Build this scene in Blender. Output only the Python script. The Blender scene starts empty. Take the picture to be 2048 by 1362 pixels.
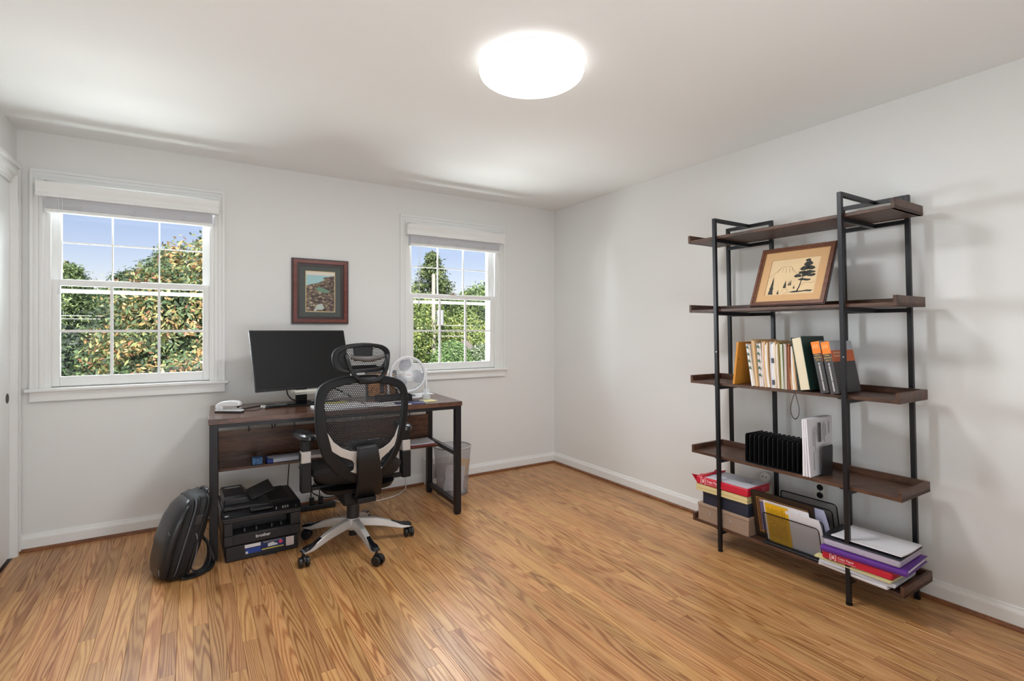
import bpy, math, random
import numpy as np
from mathutils import Vector, Matrix
R=random.Random(7); PI=math.pi; rad=math.radians
C=bpy.context.scene.collection
S=bpy.context.scene
# ------------------------------------------------------------------ camera, world, lights
HC=1.281; XR=3.005; YB=4.014; XL=-0.847; YF=-0.62; ZC=2.44
cam=bpy.data.cameras.new('camera'); co=bpy.data.objects.new('camera',cam); C.objects.link(co)
co.location=(0,0,HC); co.rotation_euler=(rad(90),0,rad(-32.105))
cam.sensor_width=36; cam.lens=1025.7/2048*36; cam.shift_y=(660.3-681)/2048; cam.clip_start=0.02; cam.clip_end=500
S.camera=co
S.view_settings.view_transform='Standard'; S.view_settings.look='None'; S.view_settings.gamma=1
S.view_settings.use_curve_mapping=False; S.view_settings.exposure=0.58
w=bpy.data.worlds.new('world'); S.world=w; w.use_nodes=True
nt=w.node_tree; bg=nt.nodes['Background']; sky=nt.nodes.new('ShaderNodeTexSky')
sky.sky_type='NISHITA'; sky.sun_disc=False; sky.sun_elevation=rad(48); sky.sun_rotation=rad(200)
sky.air_density=1.0; sky.dust_density=0.6; sky.ozone_density=1.5; sky.altitude=50
tn=nt.nodes.new('ShaderNodeMixRGB'); tn.blend_type='MULTIPLY'; tn.inputs[0].default_value=1; tn.inputs[2].default_value=(.98,.80,.84,1)
nt.links.new(sky.outputs[0],tn.inputs[1]); nt.links.new(tn.outputs[0],bg.inputs[0]); bg.inputs[1].default_value=0.110
def light(name,kind,loc,rot,energy,color=(1,1,1),size=1,sy=None):
    l=bpy.data.lights.new(name,kind); o=bpy.data.objects.new(name,l); C.objects.link(o)
    o.location=loc; o.rotation_euler=rot; l.energy=energy; l.color=color
    if kind=='AREA':
        l.shape='RECTANGLE'; l.size=size; l.size_y=sy or size
    if kind=='SUN': l.angle=rad(1)
    return o
light('sun','SUN',(0,-5,20),(rad(42),0,rad(-25)),5.0,(1,.95,.86))
light('rear_fill','AREA',(0.4,-0.45,0.8),(rad(128),0,rad(14)),26,(.88,.94,1),2.2,0.9)
o=light('side_fill','AREA',(-2.9,6.4,1.9),(0,0,0),330,(.88,.94,1),1.6,1.3); o.rotation_euler=Vector((5.8,-5.2,-.85)).to_track_quat('-Z','Y').to_euler()  # added lamp out of view outside, throws shelf shadows on the right wall
light('window_low_fill','AREA',(-.29,5.1,.05),(rad(-120),0,0),108,(.93,.97,1),1.5,1.2)  # added pair of panels below the sills, unseen, to brighten the ceiling
light('window_low_fill','AREA',(1.94,5.1,.05),(rad(-120),0,0),108,(.93,.97,1),1.5,1.2)
light('window_high_fill','AREA',(-.29,4.95,2.75),(rad(-62),0,0),95,(.90,.95,1),1.5,1.2)  # added pair hidden above the window heads, stands in for a brighter sky
light('window_high_fill','AREA',(1.94,4.95,2.75),(rad(-62),0,0),95,(.90,.95,1),1.5,1.2)
LAMP=1.05; LAMPW=14.0

# ------------------------------------------------------------------ materials
def s2l(c): return tuple(((v/255)/12.92 if v/255<=.04045 else ((v/255+.055)/1.055)**2.4) for v in c)
MAT={}
def mat(name,col,rough=.6,metal=0,bump=0,bscale=200,var=0,vscale=8,coat=0,spec=.5,alpha=None):
    if name in MAT: return MAT[name]
    m=bpy.data.materials.new(name); m.use_nodes=True; n=m.node_tree; b=n.nodes['Principled BSDF']
    c=(*col,1); b.inputs['Base Color'].default_value=c; b.inputs['Roughness'].default_value=rough
    b.inputs['Metallic'].default_value=metal; b.inputs['Coat Weight'].default_value=coat
    b.inputs['Specular IOR Level'].default_value=spec
    tc=n.nodes.new('ShaderNodeTexCoord')
    if var:
        no=n.nodes.new('ShaderNodeTexNoise'); no.inputs['Scale'].default_value=vscale; no.inputs['Detail'].default_value=4
        n.links.new(tc.outputs['Object'],no.inputs['Vector'])
        hs=n.nodes.new('ShaderNodeHueSaturation'); hs.inputs['Color'].default_value=c
        mr=n.nodes.new('ShaderNodeMapRange'); mr.inputs[1].default_value=.3; mr.inputs[2].default_value=.7
        mr.inputs[3].default_value=1-var; mr.inputs[4].default_value=1+var
        n.links.new(no.outputs[0],mr.inputs[0]); n.links.new(mr.outputs[0],hs.inputs['Value']); n.links.new(hs.outputs[0],b.inputs['Base Color'])
    if bump:
        no=n.nodes.new('ShaderNodeTexNoise'); no.inputs['Scale'].default_value=bscale; no.inputs['Detail'].default_value=3
        n.links.new(tc.outputs['Object'],no.inputs['Vector'])
        bp=n.nodes.new('ShaderNodeBump'); bp.inputs['Strength'].default_value=bump; bp.inputs['Distance'].default_value=.002
        n.links.new(no.outputs[0],bp.inputs['Height']); n.links.new(bp.outputs[0],b.inputs['Normal'])
    if alpha is not None: b.inputs['Alpha'].default_value=alpha
    MAT[name]=m; return m
def rgb(name,r,g,b,rough=.6,**k): return mat(name,s2l((r,g,b)),rough,**k)
def emis(name,col,st):
    m=bpy.data.materials.new(name); m.use_nodes=True; n=m.node_tree; b=n.nodes['Principled BSDF']
    b.inputs['Base Color'].default_value=(.9,.9,.9,1); b.inputs['Emission Color'].default_value=(*col,1); b.inputs['Emission Strength'].default_value=st
    return m
def wood(name,dark,light_,axis=1,scale=1,rough=.45,bump=.15):
    m=bpy.data.materials.new(name); m.use_nodes=True; n=m.node_tree; b=n.nodes['Principled BSDF']
    tc=n.nodes.new('ShaderNodeTexCoord'); mp=n.nodes.new('ShaderNodeMapping')
    sc=[9*scale]*3; sc[axis]=1.1*scale; mp.inputs['Scale'].default_value=sc
    n.links.new(tc.outputs['Object'],mp.inputs[0])
    a=n.nodes.new('ShaderNodeTexNoise'); a.inputs['Scale'].default_value=1.6; a.inputs['Detail'].default_value=6; a.inputs['Distortion'].default_value=1.2
    f=n.nodes.new('ShaderNodeTexNoise'); f.inputs['Scale'].default_value=14; f.inputs['Detail'].default_value=5
    n.links.new(mp.outputs[0],a.inputs[0]); n.links.new(mp.outputs[0],f.inputs[0])
    mx=n.nodes.new('ShaderNodeMath'); mx.operation='MULTIPLY_ADD'; mx.inputs[1].default_value=.45
    n.links.new(f.outputs[0],mx.inputs[0]); 
    m2=n.nodes.new('ShaderNodeMath'); m2.operation='MULTIPLY'; m2.inputs[1].default_value=.6; n.links.new(a.outputs[0],m2.inputs[0])
    n.links.new(m2.outputs[0],mx.inputs[2])
    cr=n.nodes.new('ShaderNodeValToRGB'); cr.color_ramp.elements[0].position=.36; cr.color_ramp.elements[0].color=(*dark,1)
    cr.color_ramp.elements[1].position=.68; cr.color_ramp.elements[1].color=(*light_,1)
    n.links.new(mx.outputs[0],cr.inputs[0]); n.links.new(cr.outputs[0],b.inputs['Base Color'])
    b.inputs['Roughness'].default_value=rough
    bp=n.nodes.new('ShaderNodeBump'); bp.inputs['Strength'].default_value=bump; bp.inputs['Distance'].default_value=.001
    n.links.new(f.outputs[0],bp.inputs['Height']); n.links.new(bp.outputs[0],b.inputs['Normal'])
    return m
def meshcloth(name,col,sx=.0046,sz=.0075,open_=.5,ax='XZ'):
    """woven mesh: rows of staggered holes"""
    m=bpy.data.materials.new(name); m.use_nodes=True; n=m.node_tree; b=n.nodes['Principled BSDF']
    b.inputs['Base Color'].default_value=(*col,1); b.inputs['Roughness'].default_value=.6
    tc=n.nodes.new('ShaderNodeTexCoord'); sp=n.nodes.new('ShaderNodeSeparateXYZ'); n.links.new(tc.outputs['Object'],sp.inputs[0])
    cb=n.nodes.new('ShaderNodeCombineXYZ')
    if ax=='ANG':
        at=n.nodes.new('ShaderNodeMath'); at.operation='ARCTAN2'; n.links.new(sp.outputs[0],at.inputs[0]); n.links.new(sp.outputs[1],at.inputs[1])
        ml=n.nodes.new('ShaderNodeMath'); ml.operation='MULTIPLY'; ml.inputs[1].default_value=.13; n.links.new(at.outputs[0],ml.inputs[0])
        n.links.new(ml.outputs[0],cb.inputs[0])
    else: n.links.new(sp.outputs['XYZ'.index(ax[0])],cb.inputs[0])
    n.links.new(sp.outputs[2],cb.inputs[1])
    br=n.nodes.new('ShaderNodeTexBrick'); br.inputs['Scale'].default_value=1; br.inputs['Brick Width'].default_value=sx*2; br.inputs['Row Height'].default_value=sz
    br.inputs['Mortar Size'].default_value=sx*(1-open_)*.9; br.inputs['Mortar Smooth'].default_value=.2
    n.links.new(cb.outputs[0],br.inputs['Vector'])
    tr=n.nodes.new('ShaderNodeBsdfTransparent'); mx=n.nodes.new('ShaderNodeMixShader'); out=n.nodes['Material Output']
    n.links.new(br.outputs['Fac'],mx.inputs[0]); n.links.new(tr.outputs[0],mx.inputs[1]); n.links.new(b.outputs[0],mx.inputs[2]); n.links.new(mx.outputs[0],out.inputs[0])
    return m
def glass(name='window_glass'):
    m=bpy.data.materials.new(name); m.use_nodes=True; n=m.node_tree; out=n.nodes['Material Output']
    tr=n.nodes.new('ShaderNodeBsdfTransparent'); tr.inputs[0].default_value=(.97,.985,.98,1)
    gl=n.nodes.new('ShaderNodeBsdfGlossy'); gl.inputs['Roughness'].default_value=.02
    fr=n.nodes.new('ShaderNodeFresnel'); fr.inputs[0].default_value=1.18
    mx=n.nodes.new('ShaderNodeMixShader'); n.links.new(fr.outputs[0],mx.inputs[0]); n.links.new(tr.outputs[0],mx.inputs[1]); n.links.new(gl.outputs[0],mx.inputs[2])
    n.links.new(mx.outputs[0],out.inputs[0]); return m
def floor_mat(name,joined):
    m=bpy.data.materials.new(name); m.use_nodes=True; n=m.node_tree; b=n.nodes['Principled BSDF']; L=n.links.new
    def N(t): return n.nodes.new('ShaderNode'+t)
    def M(op,a,b_=None,c=None):
        k=N('Math'); k.operation=op
        for i,v in enumerate((a,b_,c)):
            if v is None: continue
            if isinstance(v,(int,float)): k.inputs[i].default_value=v
            else: L(v,k.inputs[i])
        return k.outputs[0]
    ge=N('NewGeometry'); sp=N('SeparateXYZ'); L(ge.outputs['Position'],sp.inputs[0])
    if joined:
        at=N('Attribute'); at.attribute_name='tone'; r=at.outputs['Fac']
    else:
        oi=N('ObjectInfo'); r=oi.outputs['Random']
    x=M('ADD',sp.outputs[0],M('MULTIPLY',r,37)); y=M('ADD',M('MULTIPLY',sp.outputs[1],.058),M('MULTIPLY',r,19))
    cb=N('CombineXYZ'); L(x,cb.inputs[0]); L(y,cb.inputs[1])
    # cathedral grain: contour lines of a stretched noise field
    no=N('TexNoise'); no.inputs['Scale'].default_value=13; no.inputs['Detail'].default_value=1.5; no.inputs['Roughness'].default_value=.45; L(cb.outputs[0],no.inputs[0])
    ph=M('ADD',M('MULTIPLY',no.outputs[0],46),M('MULTIPLY',x,120))
    rg=M('POWER',M('ABSOLUTE',M('SINE',ph)),3.6)
    fade=N('TexNoise'); fade.inputs['Scale'].default_value=9; L(cb.outputs[0],fade.inputs[0])
    rg=M('MULTIPLY',rg,M('MULTIPLY_ADD',fade.outputs[0],1.6,-.25))
    cb2=N('CombineXYZ'); L(x,cb2.inputs[0]); L(M('MULTIPLY',y,.45),cb2.inputs[1])
    po=N('TexNoise'); po.inputs['Scale'].default_value=330; po.inputs['Detail'].default_value=2; L(cb2.outputs[0],po.inputs[0])
    pr=N('MapRange'); pr.inputs[1].default_value=.52; pr.inputs[2].default_value=.72; L(po.outputs[0],pr.inputs[0])
    g=M('ADD',M('MULTIPLY',rg,.70),M('MULTIPLY',pr.outputs[0],.26))
    cr=N('ValToRGB'); e=cr.color_ramp.elements
    e[0].position=0; e[0].color=(*s2l((198,148,98)),1); e[1].position=1; e[1].color=(*s2l((80,43,21)),1)
    k=e.new(.38); k.color=(*s2l((163,107,62)),1)
    L(g,cr.inputs[0])
    hs=N('HueSaturation'); L(cr.outputs[0],hs.inputs['Color'])
    wn=N('TexWhiteNoise'); wn.noise_dimensions='1D'; L(M('MULTIPLY',r,731.7),wn.inputs['W'])
    L(M('MULTIPLY_ADD',wn.outputs[0],.34,.82),hs.inputs['Value']); L(M('MULTIPLY_ADD',r,.010,.498),hs.inputs['Hue'])
    L(hs.outputs[0],b.inputs['Base Color'])
    L(M('MULTIPLY_ADD',g,.12,.30),b.inputs['Roughness']); b.inputs['Specular IOR Level'].default_value=.4
    bp=N('Bump'); bp.inputs['Strength'].default_value=.10; bp.inputs['Distance'].default_value=.001; bp.invert=True
    L(g,bp.inputs['Height']); L(bp.outputs[0],b.inputs['Normal'])
    return m
def leafmat(name,tr=.3):
    m=bpy.data.materials.new(name); m.use_nodes=True; n=m.node_tree; b=n.nodes['Principled BSDF']
    at=n.nodes.new('ShaderNodeAttribute'); at.attribute_name='col'; hsv=n.nodes.new('ShaderNodeHueSaturation'); hsv.inputs['Saturation'].default_value=.86; n.links.new(at.outputs['Color'],hsv.inputs['Color']); n.links.new(hsv.outputs[0],b.inputs['Base Color'])
    b.inputs['Roughness'].default_value=.5
    t=n.nodes.new('ShaderNodeBsdfTranslucent'); n.links.new(hsv.outputs[0],t.inputs[0])
    mx=n.nodes.new('ShaderNodeMixShader'); mx.inputs[0].default_value=tr
    n.links.new(b.outputs[0],mx.inputs[1]); n.links.new(t.outputs[0],mx.inputs[2]); n.links.new(mx.outputs[0],n.nodes['Material Output'].inputs[0])
    return m
WALL=rgb('wall_paint',237,237,235,.75,bump=.05,bscale=90); CEIL=rgb('ceiling_paint',242,243,241,.9)
TRIM=rgb('trim_paint',243,243,241,.38); BMET=rgb('black_metal',30,30,34,.38,metal=.3,bump=.03)
BPL=rgb('black_plastic',24,24,26,.42,spec=.3); BGL=rgb('black_gloss',22,23,27,.18); SIL=rgb('silver_plastic',196,192,188,.35,metal=.25)
WHT=rgb('white_plastic',232,232,234,.35); PAP=rgb('paper',236,234,238,.8); CABLE=rgb('cable_black',20,20,20,.5)
SHW=wood('shelf_wood',s2l((50,33,26)),s2l((104,70,50)),1,1.6)
DKW=wood('desk_wood',s2l((52,34,26)),s2l((114,78,60)),0,1.4,rough=.24)
SCREW=rgb('screw',150,150,150,.3,metal=1)
GLS=glass()

# ------------------------------------------------------------------ mesh builder
class B:
    def __init__(s): s.v=[]; s.f=[]; s.m=[]; s.mi=0
    def add(s,vs,fs):
        o=len(s.v); s.v+= [tuple(p) for p in vs]; s.f+=[tuple(i+o for i in f) for f in fs]; s.m+=[s.mi]*len(fs); return s
    def box(s,x0,x1,y0,y1,z0,z1,T=None):
        vs=[(x,y,z) for z in(z0,z1) for y in(y0,y1) for x in(x0,x1)]
        if T: vs=[T@Vector(p) for p in vs]
        return s.add(vs,[(0,2,3,1),(4,5,7,6),(0,1,5,4),(1,3,7,5),(3,2,6,7),(2,0,4,6)])
    def cyl(s,p0,p1,r0,r1=None,n=16,cap=True):
        p0=Vector(p0);p1=Vector(p1);r1=r0 if r1 is None else r1
        d=(p1-p0).normalized(); a=d.orthogonal().normalized(); b=d.cross(a)
        vs=[p+(a*math.cos(t)+b*math.sin(t))*r for p,r in((p0,r0),(p1,r1)) for t in[2*PI*i/n for i in range(n)]]
        fs=[(i,(i+1)%n,n+(i+1)%n,n+i) for i in range(n)]
        if cap: fs+=[tuple(range(n))[::-1],tuple(range(n,2*n))]
        return s.add(vs,fs)
    def tube(s,path,r,n=8,closed=False):
        P=[Vector(p) for p in path]; N=len(P); vs=[]; prev=None
        for i,p in enumerate(P):
            if closed: d=P[(i+1)%N]-P[i-1]
            else: d=P[min(i+1,N-1)]-P[max(i-1,0)]
            d.normalize()
            a=(prev-d*prev.dot(d)) if prev is not None else d.orthogonal()
            if a.length<1e-6: a=d.orthogonal()
            a.normalize(); prev=a; b=d.cross(a); rr=r[i] if isinstance(r,(list,tuple)) else r
            vs+=[p+(a*math.cos(2*PI*k/n)+b*math.sin(2*PI*k/n))*rr for k in range(n)]
        fs=[(i*n+k,i*n+(k+1)%n,((i+1)%N)*n+(k+1)%n,((i+1)%N)*n+k) for i in range(N if closed else N-1) for k in range(n)]
        if not closed: fs+=[tuple(range(n))[::-1],tuple(range((N-1)*n,N*n))]
        return s.add(vs,fs)
    def prism(s,poly,a0,a1,ax='y'):
        n=len(poly)
        def P(p,a): return {'y':(p[0],a,p[1]),'z':(p[0],p[1],a),'x':(a,p[0],p[1])}[ax]
        vs=[P(p,a0) for p in poly]+[P(p,a1) for p in poly]
        fs=[(i,(i+1)%n,n+(i+1)%n,n+i) for i in range(n)]+[tuple(range(n))[::-1],tuple(range(n,2*n))]
        return s.add(vs,fs)
    def ringp(s,out,inn,a0,a1):   # frame between two equal-count xz outlines
        n=len(out)
        vs=[(p[0],a,p[1]) for a in(a0,a1) for L in(out,inn) for p in L]
        fs=[]
        for i in range(n):
            j=(i+1)%n
            fs+=[(i,j,n+j,n+i),(2*n+i,3*n+i,3*n+j,2*n+j),(i,2*n+i,2*n+j,j),(n+i,n+j,3*n+j,3*n+i)]
        return s.add(vs,fs)
    def loft(s,secs,n=24,p=2.0):  # secs: (z,cx,cy,hx,hy[,p])
        vs=[]
        for c in secs:
            z,cx,cy,hx,hy=c[:5]; q=c[5] if len(c)>5 else p
            for i in range(n):
                t=2*PI*(i+.5)/n; ct,st=math.cos(t),math.sin(t)
                vs.append((cx+hx*math.copysign(abs(ct)**(2/q),ct),cy+hy*math.copysign(abs(st)**(2/q),st),z))
        m=len(secs)
        fs=[(j*n+i,j*n+(i+1)%n,(j+1)*n+(i+1)%n,(j+1)*n+i) for j in range(m-1) for i in range(n)]+[tuple(range(n))[::-1],tuple(range((m-1)*n,m*n))]
        return s.add(vs,fs)
    def lathe(s,prof,n=32,c=(0,0,0)):
        vs=[(c[0]+r*math.cos(2*PI*i/n),c[1]+r*math.sin(2*PI*i/n),c[2]+z) for r,z in prof for i in range(n)]
        fs=[(j*n+i,j*n+(i+1)%n,(j+1)*n+(i+1)%n,(j+1)*n+i) for j in range(len(prof)-1) for i in range(n)]
        return s.add(vs,fs)
    def sweep(s,path,ws,hs):  # rectangular section along path; width horizontal
        vs=[]; P=[Vector(p) for p in path]; N=len(P)
        for i,p in enumerate(P):
            d=(P[min(i+1,N-1)]-P[max(i-1,0)]).normalized(); a=d.cross(Vector((0,0,1))).normalized(); b=a.cross(d)
            for sa,sb in((-1,0),(1,0),(.72,1),(-.72,1)): vs.append(p+a*sa*ws[i]/2+b*(sb-1)*hs[i]) 
        fs=[(i*4+k,i*4+(k+1)%4,(i+1)*4+(k+1)%4,(i+1)*4+k) for i in range(N-1) for k in range(4)]+[(3,2,1,0),((N-1)*4,(N-1)*4+1,(N-1)*4+2,(N-1)*4+3)]
        return s.add(vs,fs)
    def quad(s,a,b,c,d): return s.add([a,b,c,d],[(0,1,2,3)])
    def map(s,f): s.v=[tuple(f(*p)) for p in s.v]; return s
    def xf(s,M): s.v=[tuple(M@Vector(p)) for p in s.v]; return s
    def build(s,name,mt,parent=None,smooth=None,bevel=0,loc=None,seg=2,sub=0):
        me=bpy.data.meshes.new(name); me.from_pydata(s.v,[],s.f); 
        for q in (mt if isinstance(mt,(list,tuple)) else [mt]): me.materials.append(q)
        if max(s.m or [0]): me.polygons.foreach_set('material_index',s.m)
        import bmesh
        bm=bmesh.new(); bm.from_mesh(me); bmesh.ops.recalc_face_normals(bm,faces=bm.faces); bm.to_mesh(me); bm.free()
        if smooth is None: smooth=len(s.f)>20
        if smooth:
            me.shade_smooth(); me.set_sharp_from_angle(angle=rad(40))
        o=bpy.data.objects.new(name,me); C.objects.link(o); o.parent=parent
        if loc: o.location=loc
        if bevel:
            b=o.modifiers.new('bevel','BEVEL'); b.width=bevel; b.segments=seg; b.limit_method='ANGLE'; b.angle_limit=rad(35); b.harden_normals=False
            me.shade_smooth(); me.set_sharp_from_angle(angle=rad(50))
        if sub:
            b=o.modifiers.new('sub','SUBSURF'); b.levels=sub; b.render_levels=sub
        return o
def tag(o,label=None,cat=None,group=None,kind=None):
    if label: o['label']=label
    if cat: o['category']=cat
    if group: o['group']=group
    if kind: o['kind']=kind
    return o
def thing(name,label,cat,loc=(0,0,0),rz=0,group=None,rot=None,kind=None):
    o=bpy.data.objects.new(name,None); C.objects.link(o); o.location=loc; o.rotation_euler=rot if rot else (0,0,rz); o.empty_display_size=.05
    return tag(o,label,cat,group,kind)
def struct(name): return thing(name,None,None,kind='structure')
def text(s,size,mt,parent,loc,rot,name='lettering',ext=0.0004,align='CENTER',bold=False):
    cu=bpy.data.curves.new('t','FONT'); cu.body=s; cu.size=size; cu.align_x=align; cu.align_y='CENTER'; cu.extrude=ext; cu.resolution_u=3
    if bold: cu.offset=size*.02
    t=bpy.data.objects.new('t',cu); C.objects.link(t)
    dg=bpy.context.evaluated_depsgraph_get(); me=bpy.data.meshes.new_from_object(t.evaluated_get(dg)); bpy.data.objects.remove(t)
    me.materials.clear(); me.materials.append(mt)
    o=bpy.data.objects.new(name,me); C.objects.link(o); o.parent=parent; o.location=loc; o.rotation_euler=rot; return o
def arc(cx,cy,r,a0,a1,n): return [(cx+r*math.cos(rad(a0+(a1-a0)*i/n)),cy+r*math.sin(rad(a0+(a1-a0)*i/n))) for i in range(n+1)]
def rrect(x0,x1,z0,z1,r,n=4): return arc(x1-r,z1-r,r,0,90,n)+arc(x0+r,z1-r,r,90,180,n)+arc(x0+r,z0+r,r,180,270,n)+arc(x1-r,z0+r,r,270,360,n)
def spline(pts,k=6,closed=False):
    P=[Vector(p) for p in pts]; N=len(P); out=[]
    rng=range(N) if closed else range(N-1)
    for i in rng:
        if closed: a,b,c,d=P[i-1],P[i],P[(i+1)%N],P[(i+2)%N]
        else: a,b,c,d=P[max(i-1,0)],P[i],P[i+1],P[min(i+2,N-1)]
        for j in range(k):
            t=j/k; out.append(.5*((2*b)+(c-a)*t+(2*a-5*b+4*c-d)*t*t+(-a+3*b-3*c+d)*t**3))
    if not closed: out.append(P[-1])
    return out
def inside(p,poly):
    x,y=p; c=False; n=len(poly)
    for i in range(n):
        x1,y1=poly[i]; x2,y2=poly[i-1]
        if (y1>y)!=(y2>y) and x<(x2-x1)*(y-y1)/(y2-y1)+x1: c=not c
    return c

# ------------------------------------------------------------------ room shell
WT=.16
W1X=(-.727,.138); W2X=(W1X[0]+2.23,W1X[1]+2.23); WZ=(.94,2.16)
fl=tag(B().box(XL-.1,XR+.1,YF-.1,YB+.1,-.12,-.02).build('floor',rgb('subfloor',60,34,18,.8)),kind='structure')
tag(B().box(XL-.9,XR+.16,YF-.16,YB+WT,ZC,ZC+.12).build('ceiling',CEIL),kind='structure')
b=B(); X0,X1=XL-.9,XR+.16
b.box(X0,X1,YB,YB+WT,0,WZ[0]-.02); b.box(X0,X1,YB,YB+WT,WZ[1],ZC)
b.box(X0,W1X[0],YB,YB+WT,WZ[0]-.02,WZ[1]); b.box(W1X[1],W2X[0],YB,YB+WT,WZ[0]-.02,WZ[1]); b.box(W2X[1],X1,YB,YB+WT,WZ[0]-.02,WZ[1])
tag(b.build('wall_back',WALL),kind='structure')
tag(B().box(XR,XR+.16,YF-.16,YB,0,ZC).build('wall_right',WALL),kind='structure')
tag(B().box(X0,X1,YF-.16,YF,0,ZC).build('wall_front',WALL),kind='structure')
CY=(2.2,3.935); CZ=2.150
b=B(); b.box(XL-.12,XL,YF,CY[0],0,ZC); b.box(XL-.12,XL,CY[1],YB,0,ZC); b.box(XL-.12,XL,CY[0],CY[1],CZ,ZC); b.box(XL-.9,XL-.8,YF,YB,0,ZC)
tag(b.build('wall_left',WALL),kind='structure')
# baseboards and shoe
def board(name,p0,p1,nrm,prof,mt):
    p0=Vector(p0);p1=Vector(p1);nv=Vector(nrm); n=len(prof)
    vs=[tuple(p+nv*a+Vector((0,0,z))) for p in(p0,p1) for a,z in prof]
    fs=[(i,(i+1)%n,n+(i+1)%n,n+i) for i in range(n)]+[tuple(range(n))[::-1],tuple(range(n,2*n))]
    return tag(B().add(vs,fs).build(name,mt,smooth=False),kind='structure')
bp_=[(0,0),(.014,0),(.014,.068),(.012,.076),(.008,.084),(.006,.094),(0,.096)]
sh=[(.014,0),(.031,0),(.0305,.006),(.028,.012),(.022,.0165),(.014,.018)]
SHOE=wood('shoe_wood',s2l((96,52,26)),s2l((150,94,56)),0,1.5,rough=.35)
board('baseboard_back',(XL+.0,YB,0),(XR,YB,0),(0,-1,0),bp_,TRIM); board('trim_1',(XL,YB,0),(XR,YB,0),(0,-1,0),sh,SHOE)
board('baseboard_right',(XR,YF,0),(XR,YB,0),(-1,0,0),bp_,TRIM); board('trim_2',(XR,YF,0),(XR,YB,0),(-1,0,0),sh,SHOE)
board('baseboard_front',(XL,YF,0),(XR,YF,0),(0,1,0),bp_,TRIM)
board('baseboard_left',(XL,YF,0),(XL,CY[0]-.09,0),(1,0,0),bp_,TRIM)
# closet door with stepped casing
d=struct('door_1')
def stepped(b,x0,x1,out):   # helper: nothing
    pass
b=B()
for (o0,o1,t) in((0,.075,.014),(.004,.03,.021),(.052,.072,.024)):
    b.box(XL,XL+t,CY[1]+o0,CY[1]+o1,0,CZ+o1); b.box(XL,XL+t,CY[0]-o1,CY[0]-o0,0,CZ+o1); b.box(XL,XL+t,CY[0]-o0,CY[1]+o0,CZ+o0,CZ+o1)
b.build('casing',TRIM,d)
b=B(); b.box(XL-.12,XL+.004,CY[1]-.002,CY[1],0,CZ); b.box(XL-.12,XL+.004,CY[0],CY[0]+.018,0,CZ); b.box(XL-.12,XL+.004,CY[0],CY[1],CZ-.018,CZ)
b.build('jamb',TRIM,d)
B().box(XL-.03,XL-.002,CY[0],CY[1],CZ-.040,CZ-.018).build('head_trim',TRIM,d)
sl=B().box(XL-.046,XL-.012,CY[1]-.84,CY[1]-.003,.012,CZ-.044).build('sliding_panel',TRIM,d)
B().box(XL-.092,XL-.058,CY[0]+.02,CY[1]-.70,.012,CZ-.03).build('sliding_panel',TRIM,d)
pc=(3.893,.902)
q=B(); q.cyl((XL-.0125,pc[0],pc[1]),(XL-.0105,pc[0],pc[1]),.028,n=24); q.build('pull_rim',rgb('dark_brass',70,58,40,.35,metal=.8),sl)
B().cyl((XL-.0105,pc[0],pc[1]),(XL-.0100,pc[0],pc[1]),.022,n=24).build('pull_cup',rgb('pull_dark',26,22,18,.5),sl)
# floor planks
PM=floor_mat('oak_plank',False); PMJ=floor_mat('oak_plank_joined',True)
PW=.0572; g=.0003; c_=.0008
pv=[(-PW/2+g,0,-.02),(PW/2-g,0,-.02),(PW/2-g,0,-c_),(PW/2-g-c_,0,0),(-PW/2+g+c_,0,0),(-PW/2+g,0,-c_)]
pvs=pv+[(x,1,z) for x,_,z in pv]; pfs=[(i,(i+1)%6,6+(i+1)%6,6+i) for i in range(6)]+[(5,4,3,2,1,0),(6,7,8,9,10,11)]
pme=bpy.data.meshes.new('plank'); pme.from_pydata(pvs,[],pfs); pme.materials.append(PM)
cs,sn=math.cos(rad(32.105)),math.sin(rad(32.105))
def proj(x,y,z=0):
    zc=x*sn+y*cs; xc=x*cs-y*sn
    if zc<.15: return None
    return (1024+1025.7*xc/zc,660.3-1025.7*(z-HC)/zc)
rows=[]; x=XL+PW/2; i=0
while x<XR:
    y=YF-R.random()*.9
    while y<YB:
        l=R.choice([.38,.55,.75,.95,1.2,1.5,1.8])*R.uniform(.85,1.15); y0=max(y,YF); y1=min(y+l,YB)
        if YB-y1<.12: y1=YB
        if y1-y0>.02:
            vis=0
            for k in range(9):
                p=proj(x,y0+(y1-y0)*k/8)
                if p and 0<=p[0]<=2048 and 600<=p[1]<=1362: vis+= (y1-y0)/((x*sn+(y0+(y1-y0)*k/8)*cs)**3)
            rows.append((vis,x,y0,y1))
        y=y1 if y1<YB else YB+1
        if y0>=y1: y=y+l
    x+=PW
rows.sort(key=lambda r:-r[0])
jv=[];jf=[];jt=[]
for k,(vis,x,y0,y1) in enumerate(rows):
    if k<300 and vis>0:
        o=bpy.data.objects.new('plank',pme); C.objects.link(o); o.parent=fl; o.location=(x,y0+.0004,0); o.scale=(1,y1-y0-.0008,1)
    else:
        o_=len(jv); jv+=[(x+a,y0+.0004+(y1-y0-.0008)*bb,cc) for a,bb,cc in pvs]; jf+=[tuple(q+o_ for q in f) for f in pfs]; jt+=[R.random()]*8
if jv:
    me=bpy.data.meshes.new('plank_rest'); me.from_pydata(jv,[],jf); me.materials.append(PMJ)
    at=me.attributes.new('tone','FLOAT','FACE'); at.data.foreach_set('value',jt)
    o=bpy.data.objects.new('plank_field',me); C.objects.link(o); o.parent=fl; o['kind']='stuff'

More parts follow.
